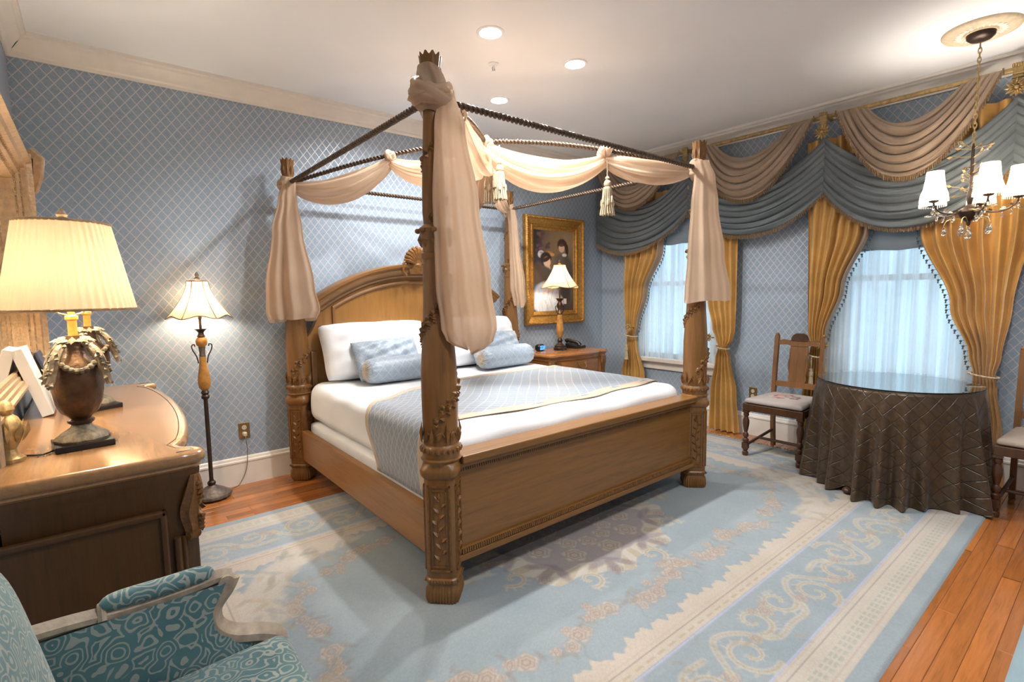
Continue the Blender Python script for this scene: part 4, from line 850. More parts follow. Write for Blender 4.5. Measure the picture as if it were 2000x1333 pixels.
def make_chair(label, seatmat, loc, rz):
    c = thing('dining_chair', label, 'chair', loc, rz, 'dining chairs at the round table')
    # x: front -.245 .. back .235
    sf = MB(); sf.add([(-.25, -.235, .385), (-.25, .235, .385), (.235, .20, .385), (.235, -.20, .385), (-.25, -.235, .445), (-.25, .235, .445), (.235, .20, .445), (.235, -.20, .445)], [(0,1,2,3),(4,7,6,5),(0,4,5,1),(1,5,6,2),(2,6,7,3),(3,7,4,0)]); sf.build('seat_frame', mt['dark'], c, smooth=False, bevel=.005)
    def sq_(q): k = 1-.14*(q.x+.24)/.48; q.y *= k; e = max(abs(q.x)/.24, abs(q.y)/(.225*k)); q.z += .018*max(0, 1-e*e) ; return q
    o = rbox((.475, .455, .04), .019, 16, sq_).build('seat', seatmat, c); merge(o); o.location = (-.007, 0, .445)
    for s_ in (-1, 1):
        m = MB().lathe([(.020, 0), (.024, .012), (.024, .03), (.014, .038), (.022, .05), (.022, .06)], 16, (-.225, s_*.212, 0)); m.box((-.247, s_*.212-.022, .06), (-.203, s_*.212+.022, .11)); m.lathe([(.018, .11), (.024, .125), (.024, .14), (.013, .15), (.022, .165), (.022, .185), (.013, .20), (.018, .22), (.026, .27), (.026, .30), (.015, .33), (.022, .345), (.022, .36), (.014, .368)], 16, (-.225, s_*.212, 0)); m.box((-.247, s_*.212-.022, .368), (-.203, s_*.212+.022, .446)); m.build('front_leg', mt['dark'], c)
        m = MB(); y = s_*.185; pts = [(.235, 0), (.215, .20), (.21, .45), (.225, .70), (.255, .985)]; vs = []
        for (x, z) in pts: vs += [(x-.018, y-.016, z), (x+.018, y-.016, z), (x+.018, y+.016, z), (x-.018, y+.016, z)]
        fs = [(3, 2, 1, 0), (16, 17, 18, 19)]+[(4*j+i, 4*j+(i+1) % 4, 4*j+4+(i+1) % 4, 4*j+4+i) for j in range(4) for i in range(4)]; m.add(vs, fs); m.ell((.256, y, .992), (.017, .017, .017)); m.build('back_post', mt['chair'], c, ang=30)
        MB().tube([(-.225, s_*.212, .085), (.225, s_*.185, .15)], .012, 8).build('stretcher', mt['dark'], c)
    MB().tube([(-.02, -.198, .115), (-.02, .198, .115)], .012, 8).build('stretcher', mt['dark'], c); MB().tube([(.215, -.17, .30), (.215, .17, .30)], .012, 8).build('stretcher', mt['dark'], c)
    def slab(name, mat, outline, thick=.022):                         # outline in (y, z); leans with the posts
        m = MB(); f = lambda z: key([(.45, .21), (.70, .225), (.985, .255)], z); n_ = len(outline); A = [(f(z)-thick/2, y, z) for (y, z) in outline]; B = [(f(z)+thick/2, y, z) for (y, z) in outline]
        m.add(A+B, [tuple(range(n_)), tuple(range(2*n_-1, n_-1, -1))]+[(i, n_+i, n_+(i+1) % n_, (i+1) % n_) for i in range(n_)]); return m.build(name, mat, c, smooth=False)
    top = [(-.17, .905), (-.17, .94), (-.13, .955), (-.08, .945), (-.055, .965), (.055, .965), (.08, .945), (.13, .955), (.17, .94), (.17, .905), (.10, .91), (.06, .90), (-.06, .90), (-.10, .91)]; slab('top_rail', mt['chair'], top)
    slab('crest', mt['dark'], [(-.062, .945), (-.065, .965), (-.05, .995), (-.025, 1.010), (.025, 1.010), (.05, .995), (.065, .965), (.062, .945)], .034)
    slab('lower_rail', mt['chair'], [(-.17, .545), (-.17, .59), (.17, .59), (.17, .545)])
    sp_ = [(.062, .58), (.072, .62), (.066, .66), (.076, .70), (.080, .76), (.070, .80), (.074, .86), (.066, .905)]; slab('splat', mt['chair'], sp_+[(-y, z) for (y, z) in reversed(sp_)], .012)
    return c
make_chair('brown wooden chair with floral needlepoint seat between curtain and round table', mt['needle'], (4.385, 1.803, .012), 0)
make_chair('brown wooden chair with plain oatmeal seat cut by the right edge', mt['oatmeal'], (4.385, .262, 0), 0)

# ------------------------------------------------------------------ chandelier
md = thing('ceiling_medallion', 'cream plaster ceiling medallion above the chandelier', 'medallion', (4.195, .69, ZC)); MB().lathe([(0, -.016), (.055, -.018), (.06, -.026), (.075, -.026), (.08, -.016), (.12, -.018), (.135, -.028), (.15, -.03), (.165, -.022), (.178, -.018), (.185, -.008), (.185, 0), (0, 0)], 72, rf=lambda a, z: 1, cap=False).build('disc', plain('antique_plaster', (.62, .50, .34), .6, var=.1, scale=40, bump=.3), md)
m = MB()
for k in range(24): a = 2*PI*k/24; m.leaf((.084*math.cos(a), .084*math.sin(a), -.017), (math.cos(a), math.sin(a), -.1), (0, 0, -1), .045, .010, .005)
m.build('leaf_relief', mt['trim'], md)
CH = thing('chandelier', 'leafy crystal chandelier with five white candle shades', 'chandelier', (4.195, .69, 1.80))
MB().lathe([(.012, 1.055), (.05, 1.06), (.066, 1.075), (.070, 1.095), (0, 1.096)], 32).build('canopy', mt['darkmetal'], CH)
for k in range(22):
    z = .46+k*.027; pts = [(.008*math.cos(a), 0, z+.019*math.sin(a)) if k % 2 else (0, .008*math.cos(a), z+.019*math.sin(a)) for a in np.linspace(0, 2*PI, 13)]; MB().tube(pts, .0028, 5, cap=False).build('chain_link', mt['giltrod'], CH)
MB().lathe([(.004, .46), (.008, .44), (.008, .20), (.014, .18), (.018, .14), (.010, .10), (.03, .085), (.050, .07), (.055, .055), (.045, .03), (.028, .008), (.012, -.004), (.010, -.02), (.004, -.03)], 24).build('stem', mt['darkmetal'], CH)
rnd = random.Random(9); lf = MB(); cr = MB()
for k in range(40):
    a = rnd.uniform(0, 2*PI); z = rnd.uniform(.16, .44); d = Vector((math.cos(a), math.sin(a), rnd.uniform(-.1, .8))); L = rnd.uniform(.03, .09); b = Vector((.006*math.cos(a), .006*math.sin(a), z)); lf.tube([b, b+d*L*.6, b+d*L], .0018, 4)
    lf.leaf(b+d*L, d, (d.y, -d.x, .3), .035, .009, .003)
    cr.ell(b+d*(L+.02), (.007, .007, .013), 6, 4) if k % 2 else cr.leaf(b+d*L*.8, (d.x, d.y, -.2), (0, 0, 1), .04, .011, .004)
A0 = math.atan2(-4.195, .69)
for k in range(5):
    a = A0+k*2*PI/5+.06; d = Vector((math.cos(a), math.sin(a), 0)); P = lambda r, z: d*r+Vector((0, 0, z))
    pts = catmull([P(.03, .075), P(.09, .045), P(.16, .05), P(.205, .085), P(.215, .115)], 7); arm = MB().tube(pts, .0048, 7).build('arm', mt['darkmetal'], CH)
    MB().lathe([(.004, .112), (.022, .118), (.026, .126), (.020, .127), (.009, .120)], 18, P(.215, 0)).build('drip_cup', mt['darkmetal'], arm)
    MB().lathe([(.0095, .12), (.0095, .20), (.006, .205)], 12, P(.215, 0)).build('candle', mt['plastic'], arm)
    c = P(.215, 0); sh = MB().lathe([(.071, .135), (.066, .165), (.054, .20), (.046, .25), (.042, .30)], 28, c, cap=False, rf=lambda q, z: 1+.018*math.cos(14*q)); sh.lathe([(.0715, .135), (.069, .142)], 28, c, cap=False); sh.build('lamp_shade', mt['shade_white'], arm, ang=180)
    tr = MB()
    for q in range(36): b = 2*PI*q/36; tr.tube([c+Vector((.071*math.cos(b), .071*math.sin(b), .138)), c+Vector((.072*math.cos(b), .072*math.sin(b), .118))], .0016, 4)
    tr.build('shade_fringe', mt['shade_white'], arm)
    MB().ell(c+Vector((0, 0, .225)), (.012, .012, .02)).build('bulb', glow('candle_bulb', (1, .86, .66), 40), arm)
    lamp('chandelier_glow', 'POINT', c+Vector((0, 0, .23)), CHAND_W, (1, .92, .82), CH, .02)
    for (r, z) in ((.215, .105), (.15, .045), (.09, .04), (.185, .06)): cr.ell(P(r, z-.024), (.008, .008, .014), 6, 4); cr.ell(P(r, z-.006), (.005, .005, .005), 6, 4)
    for q in range(3): lf.leaf(P(.10+.045*q, .05+.012*q), d*(.5 if q % 2 else -.3)+Vector((-d.y*(1 if q % 2 else -1), d.x*(1 if q % 2 else -1), .3)), (0, 0, 1), .045, .011, .003); cr.leaf(P(.13+.04*q, .055), (d.x-d.y*(q-1), d.y+d.x*(q-1), .1), (0, 0, 1), .05, .013, .004)
    a += .6; d = Vector((math.cos(a), math.sin(a), 0)); lf.tube(catmull([P(.01, -.005), P(.05, .02), P(.10, .01), P(.115, -.02)], 5), .0028, 5); cr.ell(P(.115, -.035), (.007, .007, .01), 6, 4); cr.ell(P(.115, -.062), (.015, .015, .020), 8, 6)
cr.ell((0, 0, -.05), (.012, .012, .012), 8, 6); cr.ell((0, 0, -.085), (.02, .02, .026), 8, 6)
lf.build('metal_leaves', mt['giltrod'], CH); cr.build('crystal_drops', mt['crystal'], CH, kind='stuff')

# ------------------------------------------------------------------ lamps
def bell(r0, r1, z0, z1, n=6, p=1.7, flat=.5): 
    """panelled bell shade: r0 at the bottom, r1 on top"""
    m = MB(); seg = n*12; rows = 16
    def g(u, v):
        a = 2*PI*u; r = r1+(r0-r1)*(1-v)**p; k = (a % (2*PI/n))-PI/n; q = lerp(1, math.cos(PI/n)/math.cos(k), flat); sc = .010*math.cos(n*a)*(1-v)**3; return (r*q*math.cos(a), r*q*math.sin(a), lerp(z0, z1, v)-sc)
    m.grid(g, seg, rows, cu=True); return m, g
def bell_ribs(g, n):
    m = MB()
    for k in range(n): m.tube([Vector(g(k/n+1e-6, v/12))*1.0 for v in range(13)], .003, 5)
    for v in (0, 1): m.tube([g(i/72, v) for i in range(73)], .0035, 5)
    return m
fl = thing('floor_lamp', 'lit floor lamp with amber stone column and bell shade against the back wall', 'lamp', (.55, 4.03, 0))
MB().lathe([(.118, .012), (.122, .02), (.118, .034), (.10, .04), (.085, .055), (.05, .075), (.028, .088), (.02, .095)], 40, rf=lambda a, z: 1+.02*math.cos(24*a)).build('base', mt['pewter'], fl)
m = MB()
for k in range(4): a = PI/4+k*PI/2; m.ell((.105*math.cos(a), .105*math.sin(a), .012), (.018, .018, .011), 8, 6)
m.build('foot', mt['darkmetal'], fl)
MB().lathe([(.018, .09), (.026, .10), (.026, .115), (.015, .125), (.013, .14), (.014, .45), (.013, .70), (.024, .71), (.026, .725), (.018, .735), (.026, .75), (.018, .765)], 20).build('pole', mt['darkmetal'], fl)
MB().lathe([(.018, .765), (.034, .785), (.040, .82), (.036, .87), (.026, .92), (.021, .97), (.020, 1.0)], 24).build('stone_vase', mt['amber'], fl)
MB().lathe([(.016, 1.0), (.020, 1.005), (.017, 1.02), (.019, 1.05), (.022, 1.065)], 20).build('sleeve', mt['pewter'], fl)
MB().lathe([(.018, 1.065), (.032, 1.08), (.036, 1.105), (.030, 1.125), (.018, 1.135)], 24).build('stone_bead', mt['amber'], fl)
MB().lathe([(.02, 1.135), (.026, 1.14), (.018, 1.15), (.016, 1.165), (.028, 1.18), (.04, 1.19), (.034, 1.19), (.008, 1.185), (.008, 1.255), (.012, 1.26), (.012, 1.30), (.003, 1.305), (.003, 1.515)], 20).build('socket_stem', mt['darkmetal'], fl)
for s_ in (-1, 1):
    pts = catmull([(s_*.026, 0, .955), (s_*.034, 0, 1.0), (s_*.056, 0, 1.05), (s_*.058, 0, 1.078), (s_*.044, 0, 1.085), (s_*.040, 0, 1.07)], 6); MB().tube(pts, .0042, 7).build('handle', mt['darkmetal'], fl)
m, g = bell(.195, .062, 1.272, 1.512, 6); m.build('lamp_shade', mt['shade_tan'], fl, ang=180); bell_ribs(g, 6).build('shade_trim', mt['brass'], fl, ang=180)
MB().lathe([(.004, 1.515), (.018, 1.52), (.020, 1.53), (.008, 1.54), (.012, 1.55), (.010, 1.562), (.002, 1.575)], 16).build('finial', mt['pewter'], fl)
MB().ell((0, 0, 1.36), (.03, .03, .045)).build('bulb', glow('warm_bulb', (1, .80, .55), 30), fl)
lamp('floor_lamp_glow', 'POINT', (0, 0, 1.37), LAMP_W*1.2, (1, .87, .70), fl, .05)
fl.rotation_euler = (0, 0, -.15)
def cordtube(name, pts, r, mat, par, n=8): return MB().tube(catmull(pts, n), r, 6).build(name, mat, par)
# wall sockets
def outlet(label, loc, rz, plug):
    t = thing('wall_outlet', label, 'outlet', loc, rz, 'brass wall outlets'); MB().box((-.038, -.006, -.060), (.038, 0, .060)).build('plate', mt['brass'], t, smooth=False, bevel=.003)
    for z in (-.024, .024): s2 = MB().lathe([(.017, 0), (.017, .004), (.0, .004)], 20, M=Matrix.Translation((0, -.006, z))@Matrix.Rotation(PI/2, 4, 'X'), cap=False).build('socket', mt['plastic'], t); MB().box((-.007, -.0105, z-.002), (-.005, -.010, z+.007)).box((.005, -.0105, z-.002), (.007, -.010, z+.007)).build('slot', mt['black'], s2, smooth=False)
    if plug:
        p = MB().box((-.013, -.035, -.038), (.013, -.0105, -.012)).build('plug', mt['plastic'], t, smooth=False, bevel=.004)
        cordtube('cord', [(0, -.035, -.03), (0, -.045, -.06), (.005, -.04, -.16), (-.01, -.03, -.30), (-.06, -.045, -.385), (-.11, -.07, -.398), (-.16, -.1, -.399), (-.13, -.13, -.399)], .0028, mt['brass'], t)
outlet('brass outlet with plug and thin gold cord between floor lamp and bed', (.805, YB-.001, .405), 0, True)
outlet('brass outlet on the window wall behind the needlepoint chair', (XR-.001, 2.288, .405), -PI/2, False)
# urn table lamps
def urn_lamp(label, loc, rz, lit):
    t = thing('table_lamp', label, 'lamp', loc, rz, 'urn lamps on the dresser')
    MB().box((-.078, -.078, 0), (.078, .078, .022)).build('plinth', mt['black'], t, smooth=False, bevel=.003)
    MB().lathe([(.072, .022), (.074, .030), (.066, .042), (.046, .056), (.030, .068), (.026, .078)], 40, rf=lambda a, z: 1+.05*math.cos(10*a)*(1 if z < .06 else .4)).build('foot', mt['verd'], t)
    MB().lathe([(.026, .076), (.036, .084), (.036, .092), (.028, .098), (.034, .106), (.050, .120), (.062, .15), (.069, .19), (.072, .23), (.069, .262), (.060, .285), (.046, .30), (.036, .31), (.03, .33), (.022, .38)], 40, rf=lambda a, z: 1+(.025*math.cos(12*a) if z < .18 else 0)).build('urn', mt['bronze'], t)
    m = MB(); rnd = random.Random(2)
    for k in range(14): a = 2*PI*k/14; n_ = Vector((math.cos(a), math.sin(a), 0)); m.leaf(n_*.022+Vector((0, 0, .375-.012*(k % 2))), n_*.9+Vector((0, 0, -.55+.5*(k % 2))), n_*.3+Vector((0, 0, 1)), .042, .012, .005)
    for k in range(4):
        a = PI/4+k*PI/2; n_ = Vector((math.cos(a), math.sin(a), 0)); tg = Vector((-n_.y, n_.x, 0)); pts = [n_*r+Vector((0, 0, z)) for (r, z) in ((.03, .355), (.062, .335), (.082, .30), (.095, .255), (.108, .215))]; m.tube(catmull(pts, 5), lambda q: .009+.006*math.sin(PI*q), 8)
        for q in range(26): i = rnd.random(); P = Vector(catmull(pts, 5)[int(i*19)]); m.leaf(P, n_*rnd.uniform(.1, .8)+tg*rnd.uniform(-1, 1)+Vector((0, 0, rnd.uniform(-1, .3))), n_, .024, .008, .005)
        for q in range(9):                                           # swags between the sprays
            b = a+PI/2*q/9; z = .30-.035*math.sin(PI*q/9); m.ell((.074*math.cos(b), .074*math.sin(b), z), (.011, .011, .010), 6, 4)
    m.build('leaf_garland', mt['verd'], t)
    MB().lathe([(.013, .375), (.013, .43), (.018, .435), (.018, .445), (.010, .45), (.010, .48)], 20).build('neck', mt['amber'], t)
    MB().tube(catmull([(.012, 0, .45), (.034, 0, .46), (.04, 0, .50), (.03, 0, .55), (.0, 0, .74), (-.03, 0, .55), (-.04, 0, .50), (-.034, 0, .46), (-.012, 0, .45)], 6), .0024, 6).build('harp', mt['brass'], t)
    n = 46; m = MB(); m.grid(lambda u, v: ((lambda r, a: (r*math.cos(a), r*math.sin(a), lerp(.467, .752, v)))(lerp(.178, .124, v)*(1+.020*math.cos(n*2*PI*u)+.006*math.cos(7*2*PI*u+1)+.004*math.cos(17*2*PI*u)), 2*PI*u)), n*6, 14, cu=True); m.build('lamp_shade', mt['shade_cream'], t, ang=180)
    for (r, z) in ((.179, .467), (.125, .752)): MB().tube([(r*math.cos(a), r*math.sin(a), z) for a in np.linspace(0, 2*PI, 73)], .0042, 6, cap=False).build('shade_trim', mt['champ'], t)
    MB().lathe([(.034, .752), (.036, .758), (.02, .768), (.012, .772), (.016, .78), (.011, .79), (.003, .802)], 20).build('finial', mt['pewter'], t)
    MB().ell((0, 0, .56), (.03, .03, .045)).build('bulb', glow('soft_bulb', (1, .85, .62), 25), t)
    lamp('table_lamp_glow', 'POINT', (0, 0, .57), LAMP_W*lit, (1, .90, .76), t, .05)
    return t
DZ = .90
L1 = urn_lamp('nearest bronze urn lamp with pleated cream shade on the dresser', (-.062, 2.27, DZ), .12, 2.3)
L2 = urn_lamp('matching urn lamp farther back on the dresser, shade hidden by the nearer one', (-.03, 3.0, DZ), .4, 1.8)
cordtube('cord', [(-.078, -.03, .006), (-.11, -.05, .004), (-.16, -.02, .004), (-.21, -.06, .004)], .003, mt['black'], L1)

# ------------------------------------------------------------------ dresser and what stands on it
def offset(poly, d):
    n = len(poly); out = []
    for i in range(n):
        p, a, b = Vector(poly[i]), Vector(poly[i-1]), Vector(poly[(i+1) % n]); t1 = (p-a).normalized(); t2 = (b-p).normalized(); n1 = Vector((-t1.y, t1.x)); n2 = Vector((-t2.y, t2.x)); m = (n1+n2)
        m = m.normalized() if m.length > 1e-6 else n1; k = max(.35, m.dot(n1)); out.append(p+m*(d/k))
    return out
def layered(poly, layers):
    """poly counter-clockwise in plan; layers = (inset, z) bottom to top"""
    m = MB(); n = len(poly); vs = []
    for (d, z) in layers: vs += [(q.x, q.y, z) for q in offset(poly, d)]
    fs = [(j*n+i, j*n+(i+1) % n, (j+1)*n+(i+1) % n, (j+1)*n+i) for j in range(len(layers)-1) for i in range(n)]; fs.append(tuple(range(n-1, -1, -1))); fs.append(tuple((len(layers)-1)*n+i for i in range(n))); return m.add(vs, fs)
DY0, DY1 = 1.915, 3.745
prof_d = [(.175, DY0), (.232, DY0+.008), (.252, DY0+.03), (.254, DY0+.06), (.238, DY0+.09), (.205, DY0+.115)]
bow = [(.192+.088*math.sin(PI*i/24)**.55, lerp(DY0+.15, DY1-.15, i/24)) for i in range(25)]
front = prof_d+bow+[(x, DY0+DY1-y) for (x, y) in reversed(prof_d)]
DP = [(XL+.012, DY0)]+front+[(XL+.012, DY1)]
D = thing('dresser', 'honey wood dresser with bowed front and polished top along the left wall', 'dresser', (0, 2.83, 0))
def DB(mb, name, mat, par=None, **kw): return mb.build(name, mat, par or D, world=True, **kw)
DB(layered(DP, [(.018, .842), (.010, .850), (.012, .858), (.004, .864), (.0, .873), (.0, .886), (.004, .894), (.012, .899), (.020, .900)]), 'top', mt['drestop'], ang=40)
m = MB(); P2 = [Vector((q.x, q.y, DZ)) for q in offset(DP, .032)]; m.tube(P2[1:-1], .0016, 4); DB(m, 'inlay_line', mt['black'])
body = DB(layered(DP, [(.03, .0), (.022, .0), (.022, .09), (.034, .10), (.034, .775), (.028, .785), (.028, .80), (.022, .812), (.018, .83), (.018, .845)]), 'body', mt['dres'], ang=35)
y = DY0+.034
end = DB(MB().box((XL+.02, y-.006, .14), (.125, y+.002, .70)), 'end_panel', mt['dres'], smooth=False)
m = MB()
for (x0, x1, z0, z1) in ((XL+.03, .135, .700, .722), (XL+.03, .135, .14, .16), (.115, .135, .14, .722)): m.box((x0, y-.020, z0), (x1, y+.002, z1))
DB(m, 'panel_moulding', mt['dres'], end, smooth=False, bevel=.007)
for (yy, sg) in ((DY0+.05, 1), (DY1-.05, -1)):
    m = MB(); cx = .172
    for k in range(3): m.lathe([(.011, .12), (.011, .62)], 12, (cx+.022-.018*k, yy-sg*(.012*k), 0))
    DB(m, 'corner_flutes', mt['dres']); m = MB(); m.tube(catmull([(cx+.022, yy-sg*.012, .60), (cx+.032, yy-sg*.018, .64), (cx+.026, yy-sg*.014, .70), (cx+.040, yy-sg*.020, .76), (cx+.046, yy-sg*.022, .82)], 5), lambda q: .030*math.sin(PI*(.08+.84*q))**.6, 14, rf=lambda th, t_: 1+.10*math.cos(7*th)); m.tube([(cx+.036, yy-sg*.018-.024, .625), (cx+.036, yy-sg*.018+.024, .625)], .016, 12)
    for k in range(9): a = -1.4+k*.35; m.leaf((cx+.050, yy-sg*.035, .66+.014*k), (.15, -sg*.3*math.cos(a), math.sin(a)), (1, -sg*.8, 0), .036, .010, .006)
    DB(m, 'carved_corbel', mt['carve'])
for r in range(3):                                                   # bowed drawer fronts
    z0 = .13+r*.215; ys_ = [bow[2:13], bow[12:23]]
    for part_ in ys_:
        q = MB(); n = len(part_); vs = []
        for (x, yv) in part_:
            for (dx, z) in ((-.05, z0), (-.018, z0+.008), (-.018, z0+.192), (-.05, z0+.20)): vs.append((x+dx+.0, yv, z))
        q.add(vs, [(4*i+j, 4*i+4+j, 4*i+5+j, 4*i+1+j) for i in range(n-1) for j in range(3)]+[(0, 1, 2, 3), tuple(4*(n-1)+j for j in (3, 2, 1, 0))]); dr = DB(q, 'drawer', mt['bedy'], ang=40)
        for i in (3, n-4): x, yv = part_[i]; DB(MB().lathe([(.006, 0), (.008, .012), (.016, .02), (.012, .028), (0, .03)], 14, (x-.018, yv, z0+.10), M=Matrix.Rotation(PI/2, 4, 'Y'), cap=False), 'knob', mt['brass'], dr)
MI = thing('wall_mirror', 'gilt framed mirror with key-pattern bands on the left wall above the dresser', 'mirror', (XL, 2.55, 1.0))
def MBx(mb, name, mat, par=None, **kw): return mb.build(name, mat, par or MI, world=True, **kw)
my0, my1, mz0, mz1 = 1.58, 3.44, 1.02, 2.10; X0 = XL+.002
MBx(MB().box((X0, my0+.03, mz0+.03), (X0+.012, my1-.03, mz1-.03)), 'mirror_glass', mt['mirror'], smooth=False)
STEP = [(0, 0), (.0, .07), (.02, .10), (.045, .105), (.055, .085), (.075, .08), (.08, .062), (.105, .058), (.11, .045), (.135, .04), (.14, .015), (.14, 0)]   # (in from the outer edge, out from the wall)
def stile(horizontal, at, sgn, lo, hi):
    low = horizontal and sgn > 0; m = MB(); pr_ = [(at+sgn*u*(.6 if low else 1), X0+d*(.5 if low else 1)) for (u, d) in STEP]; n = len(pr_); vs = []
    for e_ in (lo, hi):
        for (u, x) in pr_: vs.append((x, u, e_) if not horizontal else (x, e_, u))
    m.add(vs, [(i, (i+1) % n, n+(i+1) % n, n+i) for i in range(n)]+[tuple(range(n)), tuple(range(2*n-1, n-1, -1))]); return m
for (hz, at, sg, lo, hi) in ((False, my1, -1, mz0+.002, mz1-.002), (False, my0, 1, mz0+.002, mz1-.002), (True, mz1, -1, my0+.002, my1-.002), (True, mz0, 1, my0+.002, my1-.002)):
    fr_ = MBx(stile(hz, at, sg, lo, hi), 'frame_side', mt['champ'], ang=25); bm = bmesh.new(); bm.from_mesh(fr_.data); bmesh.ops.recalc_face_normals(bm, faces=bm.faces); bm.to_mesh(fr_.data); bm.free()
    if hz and sg > 0: continue
    k = MB(); n = int((hi-lo)/.034)
    for i in range(n):
        c = lo+(i+.5)*(hi-lo)/n; h = .012
        for (u0, u1, x0, e0, e1) in ((.083, .087, .062, -h, h), (.083, .101, .060, h-.004, h), (.097, .101, .058, -h*.2, h), (.09, .101, .059, -h*.3, .0), (.113, .117, .045, -h, h), (.113, .133, .043, h-.004, h), (.129, .133, .041, -h*.2, h)):
            a_, b_ = sorted((at+sg*u0, at+sg*u1)); k.box((X0+x0-.01, a_, c+e0), (X0+x0+.003, b_, c+e1)) if not hz else k.box((X0+x0-.01, c+e0, a_), (X0+x0+.003, c+e1, b_))
    MBx(k, 'key_band', mt['champ'], fr_, smooth=False, kind='stuff')
for (yv, sg) in ((my1, -1), (my0, 1)):
    m = MB(); m.tube([(X0+.09, yv+sg*.02, mz1+.01), (X0+.125, yv+sg*.02, mz1-.02), (X0+.118, yv+sg*.02, mz1-.10), (X0+.10, yv+sg*.02, mz1-.17), (X0+.075, yv+sg*.02, mz1-.2)], lambda q: .030*(1-.55*q), 12, rf=lambda th, t_: 1+.12*math.cos(6*th)); MBx(m, 'corner_scroll', mt['champ']); m = MB()
    if yv < 2: continue
    m.tube([(X0+.07, yv+sg*.02, mz0+.14), (X0+.11, yv+sg*.02, mz0+.10), (X0+.115, yv+sg*.02, mz0+.05)], lambda q: .014+.012*q, 10); MBx(m, 'corner_scroll', mt['champ'])
def leanbox(name, label, cat, mat, foot, L, th, w_, ang):
    t = MB().box((0, 0, 0), (th, w_, L)).build(name, mat, smooth=False, bevel=.002); t.location = foot; t.rotation_euler = (0, -ang, 0); return tag(t, label, cat)
leanbox('album', 'thick white album leaning back against the mirror on the dresser', 'book', mt['book'], (-.205, 2.93, DZ+.001), .30, .040, .22, .27)
leanbox('notebook', 'navy covered notebook leaning beside the white album', 'book', mt['navy'], (-.150, 3.17, DZ+.001), .27, .012, .2, .30)
leanbox('pamphlet', 'narrow brown pamphlet leaning in front of the navy notebook', 'book', mt['verd'], (-.122, 3.18, DZ+.001), .20, .010, .15, .30)
g_ = thing('gilt_ornament', 'small gilt ornament on the dresser cut by the left edge', 'ornament', (-.236, 2.19, DZ)); MB().lathe([(.034, 0), (.036, .012), (.022, .022), (.016, .04), (.026, .06), (.036, .09), (.036, .115), (.026, .14), (.014, .15), (.022, .165), (.016, .185), (.004, .195)], 28, rf=lambda a, z: 1+.05*math.cos(9*a)).build('body', mt['giltrod'], g_); m = MB()
for k in range(8): a = k*PI/4; m.leaf((.03*math.cos(a), .03*math.sin(a), .06), (.3*math.cos(a), .3*math.sin(a), 1), (math.cos(a), math.sin(a), 0), .07, .012, .006)
m.build('leaf_relief', mt['giltrod'], g_)

# ------------------------------------------------------------------ nightstand group
NZ = .79; nx0, nx1, ny0, ny1 = 3.40, 4.24, 3.575, 4.13
fpts = [(nx1, ny0+.005), (nx1-.06, ny0-.015), (nx1-.09, ny0+.004)]+[(lerp(nx1-.10, nx0+.12, i/16), ny0+.012-.045*math.sin(PI*i/16)**.8) for i in range(17)]+[(nx0+.10, ny0+.0), (nx0+.06, ny0-.012), (nx0, ny0+.01)]
NP = [(nx0, ny1), ]+list(reversed(fpts))+[(nx1, ny1)]
N_ = thing('nightstand', 'honey wood nightstand with serpentine front below the painting', 'nightstand', ((nx0+nx1)/2, 3.85, 0))
def NB(mb, name, mat, par=None, **kw): return mb.build(name, mat, par or N_, world=True, **kw)
NB(layered(NP, [(.02, NZ-.052), (.012, NZ-.044), (.012, NZ-.036), (.0, NZ-.026), (.0, NZ-.012), (.006, NZ-.003), (.014, NZ)]), 'top', mt['night'], ang=40)
NB(layered(NP, [(.03, .06), (.03, NZ-.075), (.02, NZ-.068), (.02, NZ-.052)]), 'body', mt['night'], ang=35)
NB(layered(NP, [(.015, .0), (.015, .05), (.03, .062)]), 'plinth', mt['night'], ang=35)
for r in range(4):
    z0 = .075+r*.16; q = MB(); n = 15; vs = []
    for i in range(1, 16):
        x, yv = fpts[3+i]
        for (dy, z) in ((.04, z0), (.016, z0+.008), (.016, z0+.142), (.04, z0+.15)): vs.append((x, yv+dy, z))
    q.add(vs, [(4*i+j, 4*i+1+j, 4*i+5+j, 4*i+4+j) for i in range(n-1) for j in range(3)]+[(3, 2, 1, 0), tuple(4*(n-1)+j for j in (0, 1, 2, 3))]); dr = NB(q, 'drawer', mt['night'], ang=40)
    for xh in ((nx0+nx1)/2,):
        yv = ny0-.018; h = MB(); h.tube(catmull([(xh-.05, yv, z0+.115), (xh-.045, yv-.02, z0+.095), (xh-.02, yv-.026, z0+.075), (xh+.02, yv-.026, z0+.075), (xh+.045, yv-.02, z0+.095), (xh+.05, yv, z0+.115)], 5), .0048, 7)
        for s_ in (-1, 1): h.ell((xh+s_*.05, yv+.002, z0+.118), (.012, .01, .012)); h.leaf((xh+s_*.05, yv, z0+.12), (s_*.5, 0, .8), (0, -1, 0), .028, .009, .005)
        NB(h, 'handle', mt['brass'], dr)
for xh in (nx0+.035, nx1-.045):
    h = MB()
    for k in range(3): h.lathe([(.010, .08), (.010, .60), (.016, .61), (.016, .63), (.02, .66), (.024, .70), (.018, .72)], 12, (xh-.018+.018*k, ny0+.028, 0))
    NB(h, 'carved_pilaster', mt['carve'])
nl = thing('table_lamp', 'lit lamp with tan panelled shade on the nightstand in front of the painting', 'lamp', (3.815, 3.87, NZ), -.3)
MB().lathe([(.062, .008), (.072, .012), (.074, .026), (.060, .036), (.064, .044), (.045, .058), (.028, .07), (.022, .08)], 8).build('base', mt['darkmetal'], nl, ang=30)
m = MB()
for k in range(4): a = k*PI/2; m.ell((.062*math.cos(a), .062*math.sin(a), .010), (.014, .014, .010), 8, 5)
m.build('foot', mt['darkmetal'], nl)
